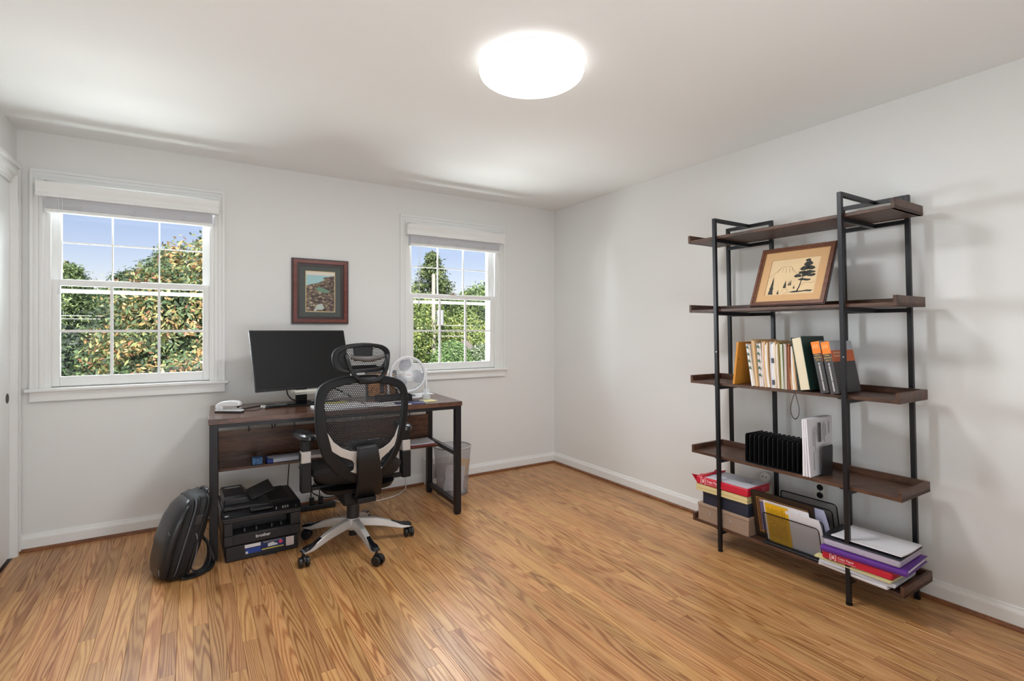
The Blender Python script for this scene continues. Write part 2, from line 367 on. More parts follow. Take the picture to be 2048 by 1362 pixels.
# ------------------------------------------------------------------ windows
def window(n,dx):
    wn=struct('window_%d'%n); x0,x1=W1X[0]+dx,W1X[1]+dx; z0,z1=WZ
    b=B()
    for (o0,o1,t) in((0,.0625,.012),(.002,.018,.018),(.024,.034,.016),(.046,.0605,.021)):
        b.box(x0-o1,x0-o0,YB-t,YB,z0,z1+o1); b.box(x1+o0,x1+o1,YB-t,YB,z0,z1+o1); b.box(x0-o0,x1+o0,YB-t,YB,z1+o0,z1+o1)
    b.build('casing',TRIM,wn)
    b=B(); b.box(x0-.083,x1+.083,YB-.042,YB+.05,z0-.02,z0); b.build('sill',TRIM,wn,bevel=.006,seg=3)
    b=B(); b.box(x0-.0625,x1+.0625,YB-.016,YB,z0-.075,z0-.02); b.box(x0-.0625,x1+.0625,YB-.024,YB,z0-.034,z0-.02); b.box(x0-.062,x1+.062,YB-.020,YB,z0-.075,z0-.062); b.build('apron',TRIM,wn)
    b=B(); b.box(x0,x0+.018,YB,YB+.16,z0,z1); b.box(x1-.018,x1,YB,YB+.16,z0,z1); b.box(x0,x1,YB,YB+.16,z1-.02,z1); b.box(x0,x1,YB+.04,YB+.19,z0-.03,z0+.012)
    for xx in(x0+.018,x1-.028): b.box(xx,xx+.010,YB+.006,YB+.022,z0,z1); b.box(xx,xx+.010,YB+.062,YB+.070,z0,z1)
    b.build('jamb',TRIM,wn)
    for nm,ya,za,zb,rb,rt in(('lower_sash',YB+.024,z0+.004,1.585,.058,.036),('upper_sash',YB+.070,1.556,z1-.02,.036,.045)):
        xa,xb=x0+.02,x1-.02; st=.046; yb=ya+.036
        f=B(); f.box(xa,xa+st,ya,yb,za,zb); f.box(xb-st,xb,ya,yb,za,zb); f.box(xa+st,xb-st,ya,yb,za,za+rb); f.box(xa+st,xb-st,ya,yb,zb-rt,zb)
        so=f.build(nm,TRIM,wn,bevel=.002,seg=1)
        gx0,gx1,gz0,gz1=xa+st,xb-st,za+rb,zb-rt; gw=(gx1-gx0)/3; gm=(gz0+gz1)/2
        if nm=='upper_sash': gm=1.817
        MUN=.015 if nm=='lower_sash' else .008
        for k in(1,2): B().box(gx0+gw*k-MUN/2,gx0+gw*k+MUN/2,ya+.010,yb-.010,gz0,gz1).build('muntin',TRIM,so)
        B().box(gx0,gx1,ya+.011,yb-.011,gm-MUN/2,gm+MUN/2).build('muntin',TRIM,so)
        for k in range(3):
            for (p,q_) in((gz0,gm-MUN/2),(gm+MUN/2,gz1)):
                B().box(gx0+gw*k+(MUN/2 if k else 0),gx0+gw*(k+1)-(MUN/2 if k<2 else 0),ya+.018,ya+.021,p,q_).build('pane',GLS,so)
    b=B(); xa,xb=x0+.018,x1-.018; y=YB+.128   # storm frame outside
    b.box(xa,xa+.03,y,y+.02,z0+.012,z1-.02); b.box(xb-.03,xb,y,y+.02,z0+.012,z1-.02); b.box(xa,xb,y,y+.02,z0+.012,z0+.04); b.box(xa,xb,y,y+.02,z1-.05,z1-.02); b.box(xa,xb,y-.004,y+.02,1.512,1.535)
    b.build('storm_frame',TRIM,wn)
    cx=(x0+x1)/2; b=B(); b.box(cx-.025,cx+.025,YB+.028,YB+.052,1.585,1.590); b.cyl((cx,YB+.04,1.59),(cx,YB+.04,1.597),.010); b.box(cx-.005,cx+.03,YB+.034,YB+.044,1.597,1.602)
    b.build('sash_lock',rgb('brass',170,140,110,.35,metal=.8),wn)
window(1,0); window(2,2.23)
SLAT=rgb('blind_slat',246,246,250,.45)
def blind(dx,label):
    x0,x1=W1X[0]+dx,W1X[1]+dx
    t=thing('window_blind',label,'blind',((x0+x1)/2,YB-.03,1.975)); hw=(x1-x0)/2
    b=B(); pr=[(-.052,.080),(-.052,.094),(-.048,.104),(-.050,.118),(-.058,.138),(-.060,.150),(-.064,.164),(.008,.164),(.008,.080)]
    n=len(pr); xx=hw+.024
    vs=[(sx*xx,a,z) for sx in(-1,1) for a,z in pr]; b.add(vs,[(i,(i+1)%n,n+(i+1)%n,n+i) for i in range(n)]+[tuple(range(n))[::-1],tuple(range(n,2*n))])
    b.build('valance',TRIM,t,smooth=False)
    sb=B().box(-hw+.012,hw-.012,-.026,.024,.016,.0185)
    first=None
    for k in range(13):
        z=.0028+k*.0048
        if first is None: first=sb.build('slat',SLAT,t); first.location=(0,0,0); o=first
        else: o=first.copy(); C.objects.link(o); o.parent=t
        o.location=(R.uniform(-.001,.001),R.uniform(-.0015,.0015),z); 
    B().box(-hw+.010,hw-.010,-.027,.025,-.002,.0165).build('bottom_rail',TRIM,t,bevel=.003)
    for px in(-.26,0,.26):
        b=B(); 
        for a in(0,70,140,210,290): b.tube([(px+.000,-.028,.030),(px+.018*math.cos(rad(a)),-.034,.030+.014*math.sin(rad(a))),(px+.008*math.cos(rad(a+40)),-.031,.030+.018*math.sin(rad(a+40)))],.0012,5)
        b.build('ladder_cord',WHT,t)
    b=B(); b.tube([(-hw+.075,-.035,.08),(-hw+.076,-.036,-.20),(-hw+.075,-.036,-.455)],.0013,5); b.tube([(-hw+.092,-.035,.08),(-hw+.090,-.036,-.20),(-hw+.080,-.036,-.45)],.0013,5)
    b.cyl((-hw+.077,-.036,-.45),(-hw+.077,-.036,-.485),.004,.009,10); b.build('pull_cord',WHT,t)
    return t
blind(0,'raised white slatted blind and valance over the larger looking left window'); blind(2.23,'raised white slatted blind and valance over the right window behind the desk fan')

# ------------------------------------------------------------------ ceiling light
t=thing('ceiling_light','round white flush mount ceiling light, lit','ceiling light',(1.256,1.842,ZC))
B().lathe([(0,0),(.20,0),(.20,-.012),(.205,-.014),(.205,-.02),(0,-.02)],64).build('mounting_base',rgb('lamp_base',225,225,225,.4),t)
B().lathe([(.19,-.014),(.222,-.016),(.2265,-.024),(.2265,-.040),(.222,-.052),(.210,-.061),(.18,-.066),(.10,-.068),(0.0005,-.069)],64).build('diffuser',emis('lamp_glow',(1,.995,.985),LAMP),t)
l=light('lamp_light','AREA',(1.256,1.842,ZC-.0705),(0,0,0),LAMPW,(.955,.975,1),.40); l.data.shape='DISK'

# ------------------------------------------------------------------ desk (own frame: x along the front, y to the wall)
DR=rad(-2.6); D0=Vector((.084,3.272,0)); DH=.787
DM=Matrix.Translation(D0)@Matrix.Rotation(DR,4,'Z')
def dk(x,y,z=DH): return tuple(DM@Vector((x,y,z)))
t=thing('writing_desk','brown wood topped desk with black square metal legs','desk',D0,DR)
DL,DD=1.52,.62
B().box(0,DL,0,DD,DH-.03,DH).build('desktop',DKW,t,bevel=.0015,seg=1)
lw=.042
for x in(.004,DL-.004-lw):
    for y in(.01,DD-.01-lw):
        o=B().box(x,x+lw,y,y+lw,.012,DH-.03).build('leg',BMET,t,bevel=.0015,seg=1)
        B().box(x+.004,x+lw-.004,y+.004,y+lw-.004,0,.012).build('foot',BPL,o)
b=B()
b.box(.046,DL-.046,.012,.034,DH-.052,DH-.03); b.box(.046,DL-.046,DD-.034,DD-.012,DH-.052,DH-.03)
b.build('top_rail',BMET,t)
for x in(.004,DL-.004-lw):
    y0,y1=.01+lw,DD-.01-lw
    for z,h in((.052,.03),(.408,.028),(DH-.055,.025)): B().box(x+.006,x+lw-.006,y0,y1,z,z+h).build('side_rail',BMET,t)
B().box(.046,DL-.046,.33,.555,.415,.430).build('shelf',DKW,t)
B().box(.046,DL-.046,.555,.570,.415,.625).build('back_panel',DKW,t)
for x in(.22,.36,.50,1.32):
    b=B(); b.tube([(x,.55,.757),(x,.55,.64),(x+.004,.545,.625),(x,.552,.612)],.0035,6); b.build('cable_hook',BMET,t)
for (x,y) in((.062,.36),(.062,.41),(.062,.50)): B().cyl((x,y,.430),(x,y,.4312),.006,n=10).build('screw',SCREW,t)

# monitor
ms=thing('monitor','large black monitor tilted back on a flat black stand','monitor',dk(.62,.50),0)
MP=Vector((.316,3.655,1.279)); psi=rad(14); tau=rad(-17); MWd,MH=.648,.402
MM=Matrix.Translation(MP)@Matrix.Rotation(psi,4,'Z')@Matrix.Rotation(tau,4,'X')
IM=Matrix.Translation(Vector(dk(.62,.50))).inverted()
def mk(b): return b.xf(IM@MM)
mk(B().prism(rrect(0,MWd,-MH,0,.006),0,.012,'y')).build('bezel',BPL,ms)
mk(B().box(.008,MWd-.008,-.0012,.0,-MH+.016,-.008)).build('screen',rgb('screen_dark',22,22,23,.5,spec=.25),ms)
mk(B().box(.10,MWd-.10,.012,.045,-MH+.05,-.08)).build('rear_housing',BPL,ms,bevel=.01)
stc=MM@Vector((.325,.035,-MH+.13)); base=IM@Vector((stc.x,stc.y,DH)); sc_=IM@stc
nb=B(); T=Matrix.Translation(base)@Matrix.Rotation(psi,4,'Z')
nb.prism([(-.038,0),(.038,0),(.030,.30),(-.030,.30)],0.01,.028,'y').xf(T); nb.build('stand_neck',BPL,ms,bevel=.002)
bb=B(); bb.prism([(p.x,p.y) for p in spline([(-.17,-.06,0),(-.05,-.13,0),(.02,-.14,0),(.09,-.12,0),(.22,-.10,0),(.20,.02,0),(.03,.06,0),(-.14,.04,0)],5,True)],0,.008,'z').xf(T)
bb.build('stand_base',BPL,ms,bevel=.002)
# long black bar lying before the stand (speaker bar) and its white ends
t=thing('speaker_bar','slim black bar with rounded silver end before the monitor stand','speaker',dk(.375,.335),rad(6))
B().prism(rrect(-.09,.15,-.022,.022,.012),0,.017,'z').build('body',BGL,t,bevel=.003)
B().prism(rrect(-.097,-.065,-.0225,.0225,.014),.001,.0175,'z').build('end_cap',SIL,t,bevel=.003)
# papers balanced on the neck of the monitor stand
pp=stc+Vector((.02,-.135,-.125))
t=thing('paper_slips','loose white paper slips heaped against the foot of the monitor screen','paper',(pp.x,pp.y,pp.z))
b=B()
for k in range(6):
    rz=R.uniform(-.07,.07)+rad(3); M_=Matrix.Translation((R.uniform(-.008,.008),R.uniform(-.01,.01),.0032*k-.012))@Matrix.Rotation(rz,4,'Z')@Matrix.Rotation(R.uniform(-.03,.03),4,'Y')
    b.box(-.10,.115,-.05,.05,0,.0022,M_)
b.build('slips',rgb('slip_paper',236,234,224,.8),t)
b=B(); b.box(-.03,.03,-.02,.14,-.018,-.013); b.build('support_clip',BPL,t)
# stapler
t=thing('stapler','white and grey stapler on the left end of the desktop','stapler',dk(.105,.245),rad(-32)-.05)
B().prism(rrect(-.085,.085,-.020,.020,.012),0,.008,'z').build('rubber_pad',rgb('stapler_rubber',40,40,44,.6),t)
B().prism(rrect(-.083,.083,-.019,.019,.012),.008,.018,'z').build('base',WHT,t,bevel=.003)
b=B(); b.box(-.08,-.035,-.017,.017,.018,.045); b.build('hinge_block',WHT,t,bevel=.006)
b=B(); b.prism([(-.078,.030),(-.070,.052),(-.04,.066),(.02,.072),(.062,.068),(.070,.058),(.068,.040),(.02,.036),(-.03,.036)],-.017,.017,'y'); b.build('handle',WHT,t,bevel=.006)
B().box(-.04,.07,-.009,.009,.024,.036).build('magazine',SIL,t)
B().box(.052,.066,-.012,.012,.030,.042).build('driver',BPL,t)

# fan
fr=rad(-14)
t=thing('desk_fan','round white desk fan with three blades at the right rear of the desktop','fan',dk(1.245,.36),fr)
FC=.155+.018; FRr=.132
B().prism(rrect(-.105,.105,-.07,.075,.05,6),0,.016,'z').build('base',WHT,t,bevel=.004)
B().box(-.05,.05,-.055,.02,.016,.022).build('control_panel',rgb('fan_grey',120,122,130,.4),t)
for s_ in(-1,1):
    b=B(); b.prism([(.006,.012),(.052,.012),(.046,.09),(.036,.19),(.022,.215),(.008,.19)],s_*.137-.007,s_*.137+.007,'x'); b.build('side_arm',WHT,t,bevel=.003)
b=B(); n=48
for (r0,r1,y0,y1) in((FRr-.012,FRr,-.035,.05),):
    vs=[];
    prof=[(FRr-.018,-.034),(FRr-.008,-.040),(FRr-.001,-.034),(FRr,-.01),(FRr-.001,.045),(FRr-.012,.052),(FRr-.016,.045),(FRr-.013,-.01)]
    m=len(prof)
    for i in range(n):
        a=2*PI*i/n
        for r,y in prof: vs.append((r*math.cos(a),y,FC+r*math.sin(a)))
    b.add(vs,[(i*m+k,i*m+(k+1)%m,((i+1)%n)*m+(k+1)%m,((i+1)%n)*m+k) for i in range(n) for k in range(m)])
b.build('housing_ring',WHT,t)
b=B()
for i in range(60):
    a=2*PI*i/60; a2=a+.35
    b.tube([(.028*math.cos(a),-.052,FC+.028*math.sin(a)),(.075*math.cos(a+.12),-.052,FC+.075*math.sin(a+.12)),((FRr-.015)*math.cos(a2),-.034,FC+(FRr-.015)*math.sin(a2))],.0017,4)
g_=b.build('front_grille',WHT,t); g_['kind']='stuff'
b=B()
for i in range(36):
    a=2*PI*i/36; b.tube([(.02*math.cos(a),.062,FC+.02*math.sin(a)),((FRr-.015)*math.cos(a),.048,FC+(FRr-.015)*math.sin(a))],.0012,4)
g_=b.build('rear_grille',WHT,t); g_['kind']='stuff'
hb=B().cyl((0,-.056,FC),(0,-.050,FC),.030,n=32).build('hub_badge',WHT,t,bevel=.002)
text('Honeywell',.0095,rgb('badge_red',190,50,50,.5),hb,(0,-.0562,FC),(PI/2,0,0),'badge_text')
B().cyl((0,-.03,FC),(0,.06,FC),.026,n=24).build('motor',WHT,t)
for k in range(3):
    b=B(); a0=rad(90+120*k+25); vs=[]; nn=10
    for i in range(nn+1):
        u=i/nn; r=.024+.088*u; wd=.26+.42*math.sin(PI*min(1,u*.9+.12))
        for s_ in(-1,1):
            a=a0+s_*wd-.25*u; vs.append((r*math.cos(a),-.008+s_*.016*(1-.3*u),FC+r*math.sin(a)))
    b.add(vs,[(2*i,2*i+1,2*i+3,2*i+2) for i in range(nn)]); b.build('blade',rgb('fan_blade',160,164,176,.35),t)

# things on the right part of the desktop
def sheet(name,label,w,d,h,loc,rz,m,cat='paper',bend=0,group=None,n=6,lines=None):
    b=B(); vs=[]
    for k in range(n+1):
        for y in(0,d):
            for z in(0,h):
                x=-w/2+w*k/n; vs.append((x,y-d/2,z+bend*((k/n-.5)*2)**2))
    fs=[]
    for k in range(n):
        a=k*4; c=a+4
        fs+=[(a,c,c+2,a+2),(a+1,a+3,c+3,c+1),(a,a+1,c+1,c),(a+2,c+2,c+3,a+3)]
    fs+=[(0,2,3,1),(n*4,n*4+1,n*4+3,n*4+2)]
    b.add(vs,fs); o=b.build(name,m,None,loc=loc,smooth=False); o.rotation_euler=(0,0,rz); return tag(o,label,cat,group)
t=thing('photo_frame','small dark framed picture of warm brown trees, seen through the chair mesh','picture frame',dk(1.08,.43),DR-.05)
T_=Matrix.Rotation(rad(-14),4,'X')
b=B(); b.ringp(rrect(-.115,.115,0,.20,.002,1),rrect(-.098,.098,.018,.183,.002,1),0,.014); b.xf(T_); b.build('frame',rgb('dark_frame',34,26,24,.4),t)
b=B(); b.quad((-.1,.004,.016),(.1,.004,.016),(.1,.004,.185),(-.1,.004,.185)).xf(T_); b.build('print',None or mat('autumn_print',s2l((178,122,72)),.6,var=.55,vscale=38),t)
b=B(); b.box(-.1,.1,.008,.012,.01,.19).xf(T_); b.box(-.015,.015,.012,.020,0.002,.14); b.build('easel_back',rgb('dark_frame2',34,26,24,.4),t)
sheet('paper_stack','white printed papers in the middle of the desktop behind the chair back',.30,.21,.012,dk(.72,.13),rad(5),PAP)
sheet('paper_sheet','loose white sheet on the desktop right of the paper stack',.28,.20,.002,dk(1.03,.12),rad(-9),PAP,bend=.004)
sheet('notepad','yellow note pad behind the paper stack on the desktop',.14,.09,.012,dk(.73,.29),rad(4),rgb('yellow_pad',222,214,120,.7),'notepad')
t=thing('desk_organizer','low black tray before the small framed picture on the desktop','tray',dk(1.12,.29),DR)
b=B(); b.box(-.12,.12,-.05,.05,0,.004); b.box(-.12,-.116,-.05,.05,.004,.038); b.box(.116,.12,-.05,.05,.004,.038); b.box(-.116,.116,-.05,-.046,.004,.030); b.box(-.116,.116,.046,.05,.004,.038); b.build('tray_body',BPL,t)
t=thing('drinking_glass','small clear glass tumbler in front of the desk fan','glass',dk(1.325,.18))
GC=rgb('clear_glass',235,240,242,.08,alpha=.22)
B().lathe([(0.0005,.0),(.026,0),(.030,.075),(.0285,.075),(.0245,.008),(0.0005,.008)],24).build('tumbler',GC,t)
B().cyl((0,0,.0085),(0,0,.03),.024,.026,20).build('water',GC,t)
sheet('sticky_notes','pale yellow paper under the small glass on the desktop',.13,.10,.004,dk(1.30,.135,DH),rad(14),rgb('pale_yellow',226,218,160,.8)).location.z=DH
for o in list(C.objects):
    if o.get('label','').startswith('small clear glass'): o.location.z=DH+.0045
sheet('blue_folder','dark blue folder poking out right of the chair back on the desktop',.20,.12,.006,dk(1.17,.085),rad(-14),rgb('navy_folder',40,44,92,.5),'folder')
t=thing('pen','black pen on the desktop beside the pale yellow paper','pen',dk(1.20,.175,DH+.0045),rad(-30))
b=B(); b.cyl((-.07,0,0),(.06,0,0),.0042,n=8); b.cyl((.06,0,0),(.072,0,0),.0042,.001,8); b.build('barrel',BPL,t); 
b=B(); b.box(-.068,-.03,-.001,.001,.004,.0062); b.build('clip',SIL,t)
sheet('envelope','long white envelope along the right rear edge of the desktop',.24,.11,.003,dk(1.37,.52),rad(2),PAP,'envelope')

# on the desk shelf
zs=.4302
t=thing('card_box','small blue patterned card box on the desk shelf, left of the papers','box',dk(.262,.375,zs),DR)
B().box(-.028,.028,-.03,.03,0,.042).build('body',mat('blue_pattern',s2l((60,110,160)),.5,var=.7,vscale=60),t,bevel=.002)
t=thing('tissue_pack','blue ended pack of white papers on the desk shelf between box and chair arm','paper pack',dk(.42,.39,zs),DR+rad(3))
b=B(); b.loft([(0,0,0,.098,.045),(.004,0,0,.105,.05),(.024,0,0,.105,.05),(.03,0,0,.095,.042)],20,5); b.build('pack',rgb('pack_white',206,212,228,.55,bump=.4,bscale=40),t)
B().box(-.108,-.07,-.051,.051,.001,.0285).build('blue_end',rgb('pack_blue',28,62,150,.45),t,bevel=.004)
sheet('document','crumpled white documents on the desk shelf behind the chair',.32,.16,.02,dk(.72,.42,zs),rad(-4),PAP,bend=.003)
sheet('red_folder','dark red folder under white sheets at the right end of the desk shelf',.26,.19,.007,dk(1.32,.415,zs),rad(-1),rgb('red_folder',150,60,66,.6),'folder')
sheet('report','white sheets on the dark red folder at the right end of the desk shelf',.235,.18,.009,dk(1.33,.43,zs+.0075),rad(-6),PAP,bend=.004)

# ------------------------------------------------------------------ printer
t=thing('printer','black multifunction printer on the floor under the left end of the desk','printer',(.350,3.215,0),rad(1.5))
PD=rgb('printer_black',24,24,27,.35,bump=.05,bscale=500); PB=rgb('printer_black_deep',18,18,20,.5)
hw=.205
b=B(); b.box(-hw+.018,hw-.018,.006,.375,.0,.085); b.build('paper_cassette',PD,t,bevel=.006)
b=B(); b.box(-hw+.01,hw-.005,0.002,.385,.088,.145); b.box(-hw+.01,-hw+.055,0.002,.385,.145,.215); b.box(hw-.06,hw-.005,.002,.385,.145,.215); b.box(-hw+.055,hw-.06,.10,.385,.145,.215); b.box(-hw+.006,hw-.002,0,.385,.215,.236); b.build('body',PD,t,bevel=.004)
B().box(-.150,.150,-.0015,.003,.093,.140).build('manual_feed_door',rgb('printer_door',20,19,21,.4),t,bevel=.001)
B().box(-.149,.144,.004,.10,.1455,.1475).build('output_tray',PB,t)
for x in(-.09,-.03,.05,.10): B().box(x-.004,x+.004,.03,.06,.1475,.165).build('paper_stop',rgb('printer_grey',60,60,63,.5),t)
b=B(); b.prism([(-.012,.236),(-.012,.243),(.035,.268),(.06,.272),(.06,.236)],-hw,hw,'x'); b.build('control_panel',PD,t,bevel=.002)
b=B(); b.box(-hw,hw,.055,.40,.250,.272); b.build('scanner_bed',PD,t,bevel=.006)
b=B(); b.prism([(-.195,.272),(-.195,.288),(-.06,.288),(.03,.282),(.06,.272)],.045,.235,'y'); b.build('scanner_lid',PD,t,bevel=.004)
b=B(); b.prism([(-.19,.285),(-.188,.315),(-.178,.322),(-.07,.322),(-.052,.300),(-.04,.285)],.10,.392,'y'); b.build('document_feeder',PD,t,bevel=.006)
B().box(-.18,-.075,.16,.33,.3222,.3232).build('glossy_window',BGL,t)
B().box(-.165,-.085,.335,.345,.3223,.3235).build('label_strip',rgb('label_strip',196,196,198,.5),t)
M_=Matrix.Translation((-.045,0,.283))@Matrix.Rotation(rad(-20),4,'Y')
b=B(); b.box(0,.135,.14,.37,0,.009); b.xf(M_); b.build('feeder_tray',PD,t,bevel=.004)
b=B(); b.box(-.03,.16,.10,.39,.272,.276); b.build('feeder_output',PB,t)
WTX=rgb('white_ink',210,210,212,.5)
text('brother',.024,WTX,t,(.0,-.0018,.121),(PI/2,0,0),'brand_lettering',bold=True)
b=B(); 
for (x,y) in((.07,0),(.105,0),(.118,0),(.131,0),(.175,0)):
    for k in range(3 if x<.17 else 1): b.box(x-.003,x+.003,.005,.012,.2525+.005*k,.2537+.005*k)
b.xf(Matrix.Translation((0,-.004,0))); b.build('panel_print',WTX,t)
text('MFC',.010,WTX,t,(-.18,.008,.2565),(PI/2-.55,0,0),'panel_lettering',bold=True)
b=B(); b.prism([(-.062,.262),(-.062,.276),(.055,.276),(.055,.262)],-.004,.05,'y'); b.build('lid_handle',PD,t,bevel=.005)
B().box(.0,.07,-.0005,.006,-.0,.012).build('cassette_grip',PB,t)
y=.0052
b=B(); b.box(-.088,.0,y,y+.001,.028,.058); b.build('sticker_blue',rgb('sticker_blue',34,62,138,.45),t)
b=B(); b.box(-.092,-.012,y-.0008,y,.062,.080); b.build('sticker_white',rgb('sticker_white',214,212,212,.5),t)
b=B(); b.box(-.012,.112,y,y+.001,.030,.079); b.build('sticker_banner',rgb('sticker_navy',24,38,92,.45),t)
b=B(); b.prism(rrect(-.006,.110,.034,.0385,.002,2),y-.001,y,'y'); b.build('sticker_line',rgb('sticker_yellow',224,208,60,.5),t)
b=B(); b.prism([(.026,.046),(.026,.064),(.055,.068),(.062,.060),(.074,.058),(.078,.048)],y-.001,y,'y'); b.box(-.088,-.076,y-.001,y,.030,.042); b.build('sticker_truck',WTX,t)
b=B(); b.cyl((.093,y-.001,.062),(.093,y,.062),.010,n=20); b.build('sticker_dot',rgb('sticker_pink',226,66,104,.5),t)
text('Ready for Your Toner Order',.0078,rgb('sticker_cream',226,222,170,.5),t,(.05,y-.0002,.0745),(PI/2,0,0),'sticker_lettering')
b=B(); b.box(.122,.164,y,y+.001,.028,.078); sk=b.build('sticker_list',rgb('sticker_pale',218,208,206,.5),t)
b=B(); 
for k,(c) in enumerate(range(4)): b.box(.127,.131,y-.0006,y,.066-.0105*k,.070-.0105*k); b.box(.134,.157,y-.0006,y,.067-.0105*k,.069-.0105*k)
b.build('list_lines',rgb('list_ink',176,110,90,.5),sk)

# ------------------------------------------------------------------ bag leaning on the desk leg
BAG=rgb('bag_leather',23,24,28,.3,bump=.12,bscale=260); BAGF=rgb('bag_fabric',15,15,17,.6,bump=.3,bscale=500); ZIP=rgb('zip_grey',120,124,134,.35,metal=.5)
t=thing('laptop_backpack','black leather backpack leaning against the left front desk leg','backpack',(-.085,3.235,0),rad(14)); t.scale=(.95,.95,.965)
SH_=.30
def lean(x,y,z): return (x+z*SH_-.0,y,z)
def bagsec(sc,y0=0): return sc
secs=[(.0,0,0,.035,.09,3),(.012,0,0,.058,.125,3.4),(.05,0,0,.068,.142,3.6),(.14,-.004,0,.078,.148,3.8),(.25,-.004,0,.080,.148,3.8),(.34,0,0,.074,.142,3.6),(.39,.002,0,.064,.128,3.2),(.412,.004,0,.048,.105,3),(.42,.004,0,.025,.08,3)]
b=B(); b.loft(secs,40); b.map(lean); b.build('body',BAGF,t)
secs2=[(.012,-.058,0,.012,.085,3),(.03,-.066,0,.028,.118,3.4),(.08,-.074,0,.034,.130,3.6),(.20,-.083,0,.036,.134,3.8),(.30,-.078,0,.034,.130,3.6),(.36,-.066,0,.030,.118,3.2),(.392,-.052,0,.022,.095,3),(.402,-.046,0,.008,.06,3)]
b=B(); b.loft(secs2,36); b.map(lean); b.build('front_pocket',BAG,t)
def rim(x,hy,z0,z1,r,m,nm):
    pts=[(x,y,z) for y,z in[(p[0],p[1]) for p in rrect(-hy,hy,z0,z1,.06,6)]]
    q=B(); q.tube(pts,r,6,True); q.map(lean); q.build(nm,m,t)
rim(-.040,.141,.02,.404,.006,BAG,'piping'); rim(-.012,.150,.012,.414,.005,BAG,'piping'); rim(.030,.149,.012,.416,.006,BAG,'piping'); rim(-.028,.146,.014,.410,.0025,ZIP,'zipper')
b=B(); b.tube(spline([(-.10,-.09,.30),(-.10,-.03,.315),(-.104,.0,.28),(-.110,.06,.285)],5),.0035,6); b.map(lean); b.build('seam',BAGF,t)
b=B(); b.tube([(-.108,-.118,.085),(-.102,-.128,.060)],.0012,4); b.tube([(-.113,-.100,.262),(-.108,-.122,.250)],.0015,4); b.map(lean); b.build('silver_accent',ZIP,t)
b=B(); b.tube(spline([(.03,-.05,.412),(.035,-.045,.428),(.04,.0,.432),(.035,.045,.428),(.03,.05,.412)],5),.009,8); b.map(lean); b.build('top_handle',BAG,t)
b=B(); b.box(-.012,.020,-.158,-.149,.285,.335); b.map(lean); b.build('tag_plate',rgb('tag_dark',60,60,62,.4,metal=.5),t,bevel=.003)
b=B(); b.tube(spline([(.01,-.152,.24),(.03,-.15,.20),(.045,-.145,.13),(.05,-.13,.06)],5),.004,6); b.map(lean); b.build('side_zip',ZIP,t)
for s_,pts in((0,[(.06,-.09,.06),(.09,-.10,.012),(.14,-.09,.018),(.17,-.06,.07),(.165,-.05,.14),(.13,-.05,.20)]),(1,[(.05,-.10,.03),(.03,-.12,.012),(.08,-.13,.010),(.15,-.10,.012),(.185,-.06,.03),(.18,-.04,.10),(.15,-.04,.16)])):
    P=spline(pts,6); q=B(); vs=[];
    for i,p in enumerate(P):
        d=(P[min(i+1,len(P)-1)]-P[max(i-1,0)]).normalized(); a=Vector((0,1,0)); a=(a-d*a.dot(d)).normalized(); c=d.cross(a)
        for sa,sb in((-1,-1),(1,-1),(1,1),(-1,1)): vs.append(p+a*sa*.024+c*sb*.004)
    q.add(vs,[(i*4+k,i*4+(k+1)%4,(i+1)*4+(k+1)%4,(i+1)*4+k) for i in range(len(P)-1) for k in range(4)]+[(3,2,1,0)]); q.build('shoulder_strap',BAGF,t)

# ------------------------------------------------------------------ waste bin
t=thing('waste_bin','silver wire mesh waste bin behind the right end of the desk','waste bin',(1.755,3.685,0))
MS=meshcloth('bin_mesh',s2l((176,174,178)),.0016,.0026,.64,'ANG')
B().lathe([(.118,.012),(.146,.368)],48).build('mesh_wall',MS,t)
B().lathe([(.0005,.006),(.118,.006),(.120,0),(.122,.0),(.122,.016),(.118,.016)],48).build('bottom_pan',rgb('bin_steel',150,150,154,.35,metal=.7),t)
b=B(); b.tube([(.148*math.cos(2*PI*i/48),.148*math.sin(2*PI*i/48),.368) for i in range(48)],.0048,8,True); b.build('rim',rgb('bin_rim',200,198,200,.3,metal=.7),t)
def crumple(name,label,loc,w,h,m,rot,amp=.02,seed=1):
    q=B(); n=6; rr=random.Random(seed); vs=[(-w/2+w*i/n,rr.uniform(-amp,amp)+.03*math.sin(i*.9),h*j/n) for j in range(n+1) for i in range(n+1)]
    q.add(vs,[(j*(n+1)+i,j*(n+1)+i+1,(j+1)*(n+1)+i+1,(j+1)*(n+1)+i) for j in range(n) for i in range(n)])
    o=q.build(name,m,None,loc=loc,smooth=False); o.rotation_euler=rot; s=o.modifiers.new('t','SOLIDIFY'); s.thickness=.001; return tag(o,label,'paper')
crumple('crumpled_paper','crumpled white paper filling the wire waste bin',(1.74,3.655,.018),.17,.20,PAP,(0,.15,.2),.012,3)
crumple('crumpled_paper','smaller grey white crumpled sheet low behind the other papers in the bin',(1.77,3.73,.018),.15,.15,rgb('paper_grey',206,200,204,.8),(0,-.3,.5),.012,5)
o=crumple('yellow_envelope','bright yellow envelope sticking up in the wire waste bin',(1.80,3.665,.15),.14,.12,rgb('env_yellow',236,176,40,.6),(0,.35,.35),.004,8)
# wall register behind the bin
t=thing('wall_register','white slotted wall register behind the waste bin','vent',(1.80,YB-.032,0))
b=B(); b.box(-.16,.16,-.022,.031,.0,.215); b.build('cover_plate',TRIM,t,bevel=.004)
for k in range(14): 
    q=B(); q.box(-.085+k*.0135,-.079+k*.0135,-.0235,-.021,.045,.165); q.build('slot',rgb('slot_dark',30,28,26,.8),t)
B().cyl((-.125,-.0235,.10),(-.125,-.021,.10),.003,n=8).build('screw',SCREW,t)

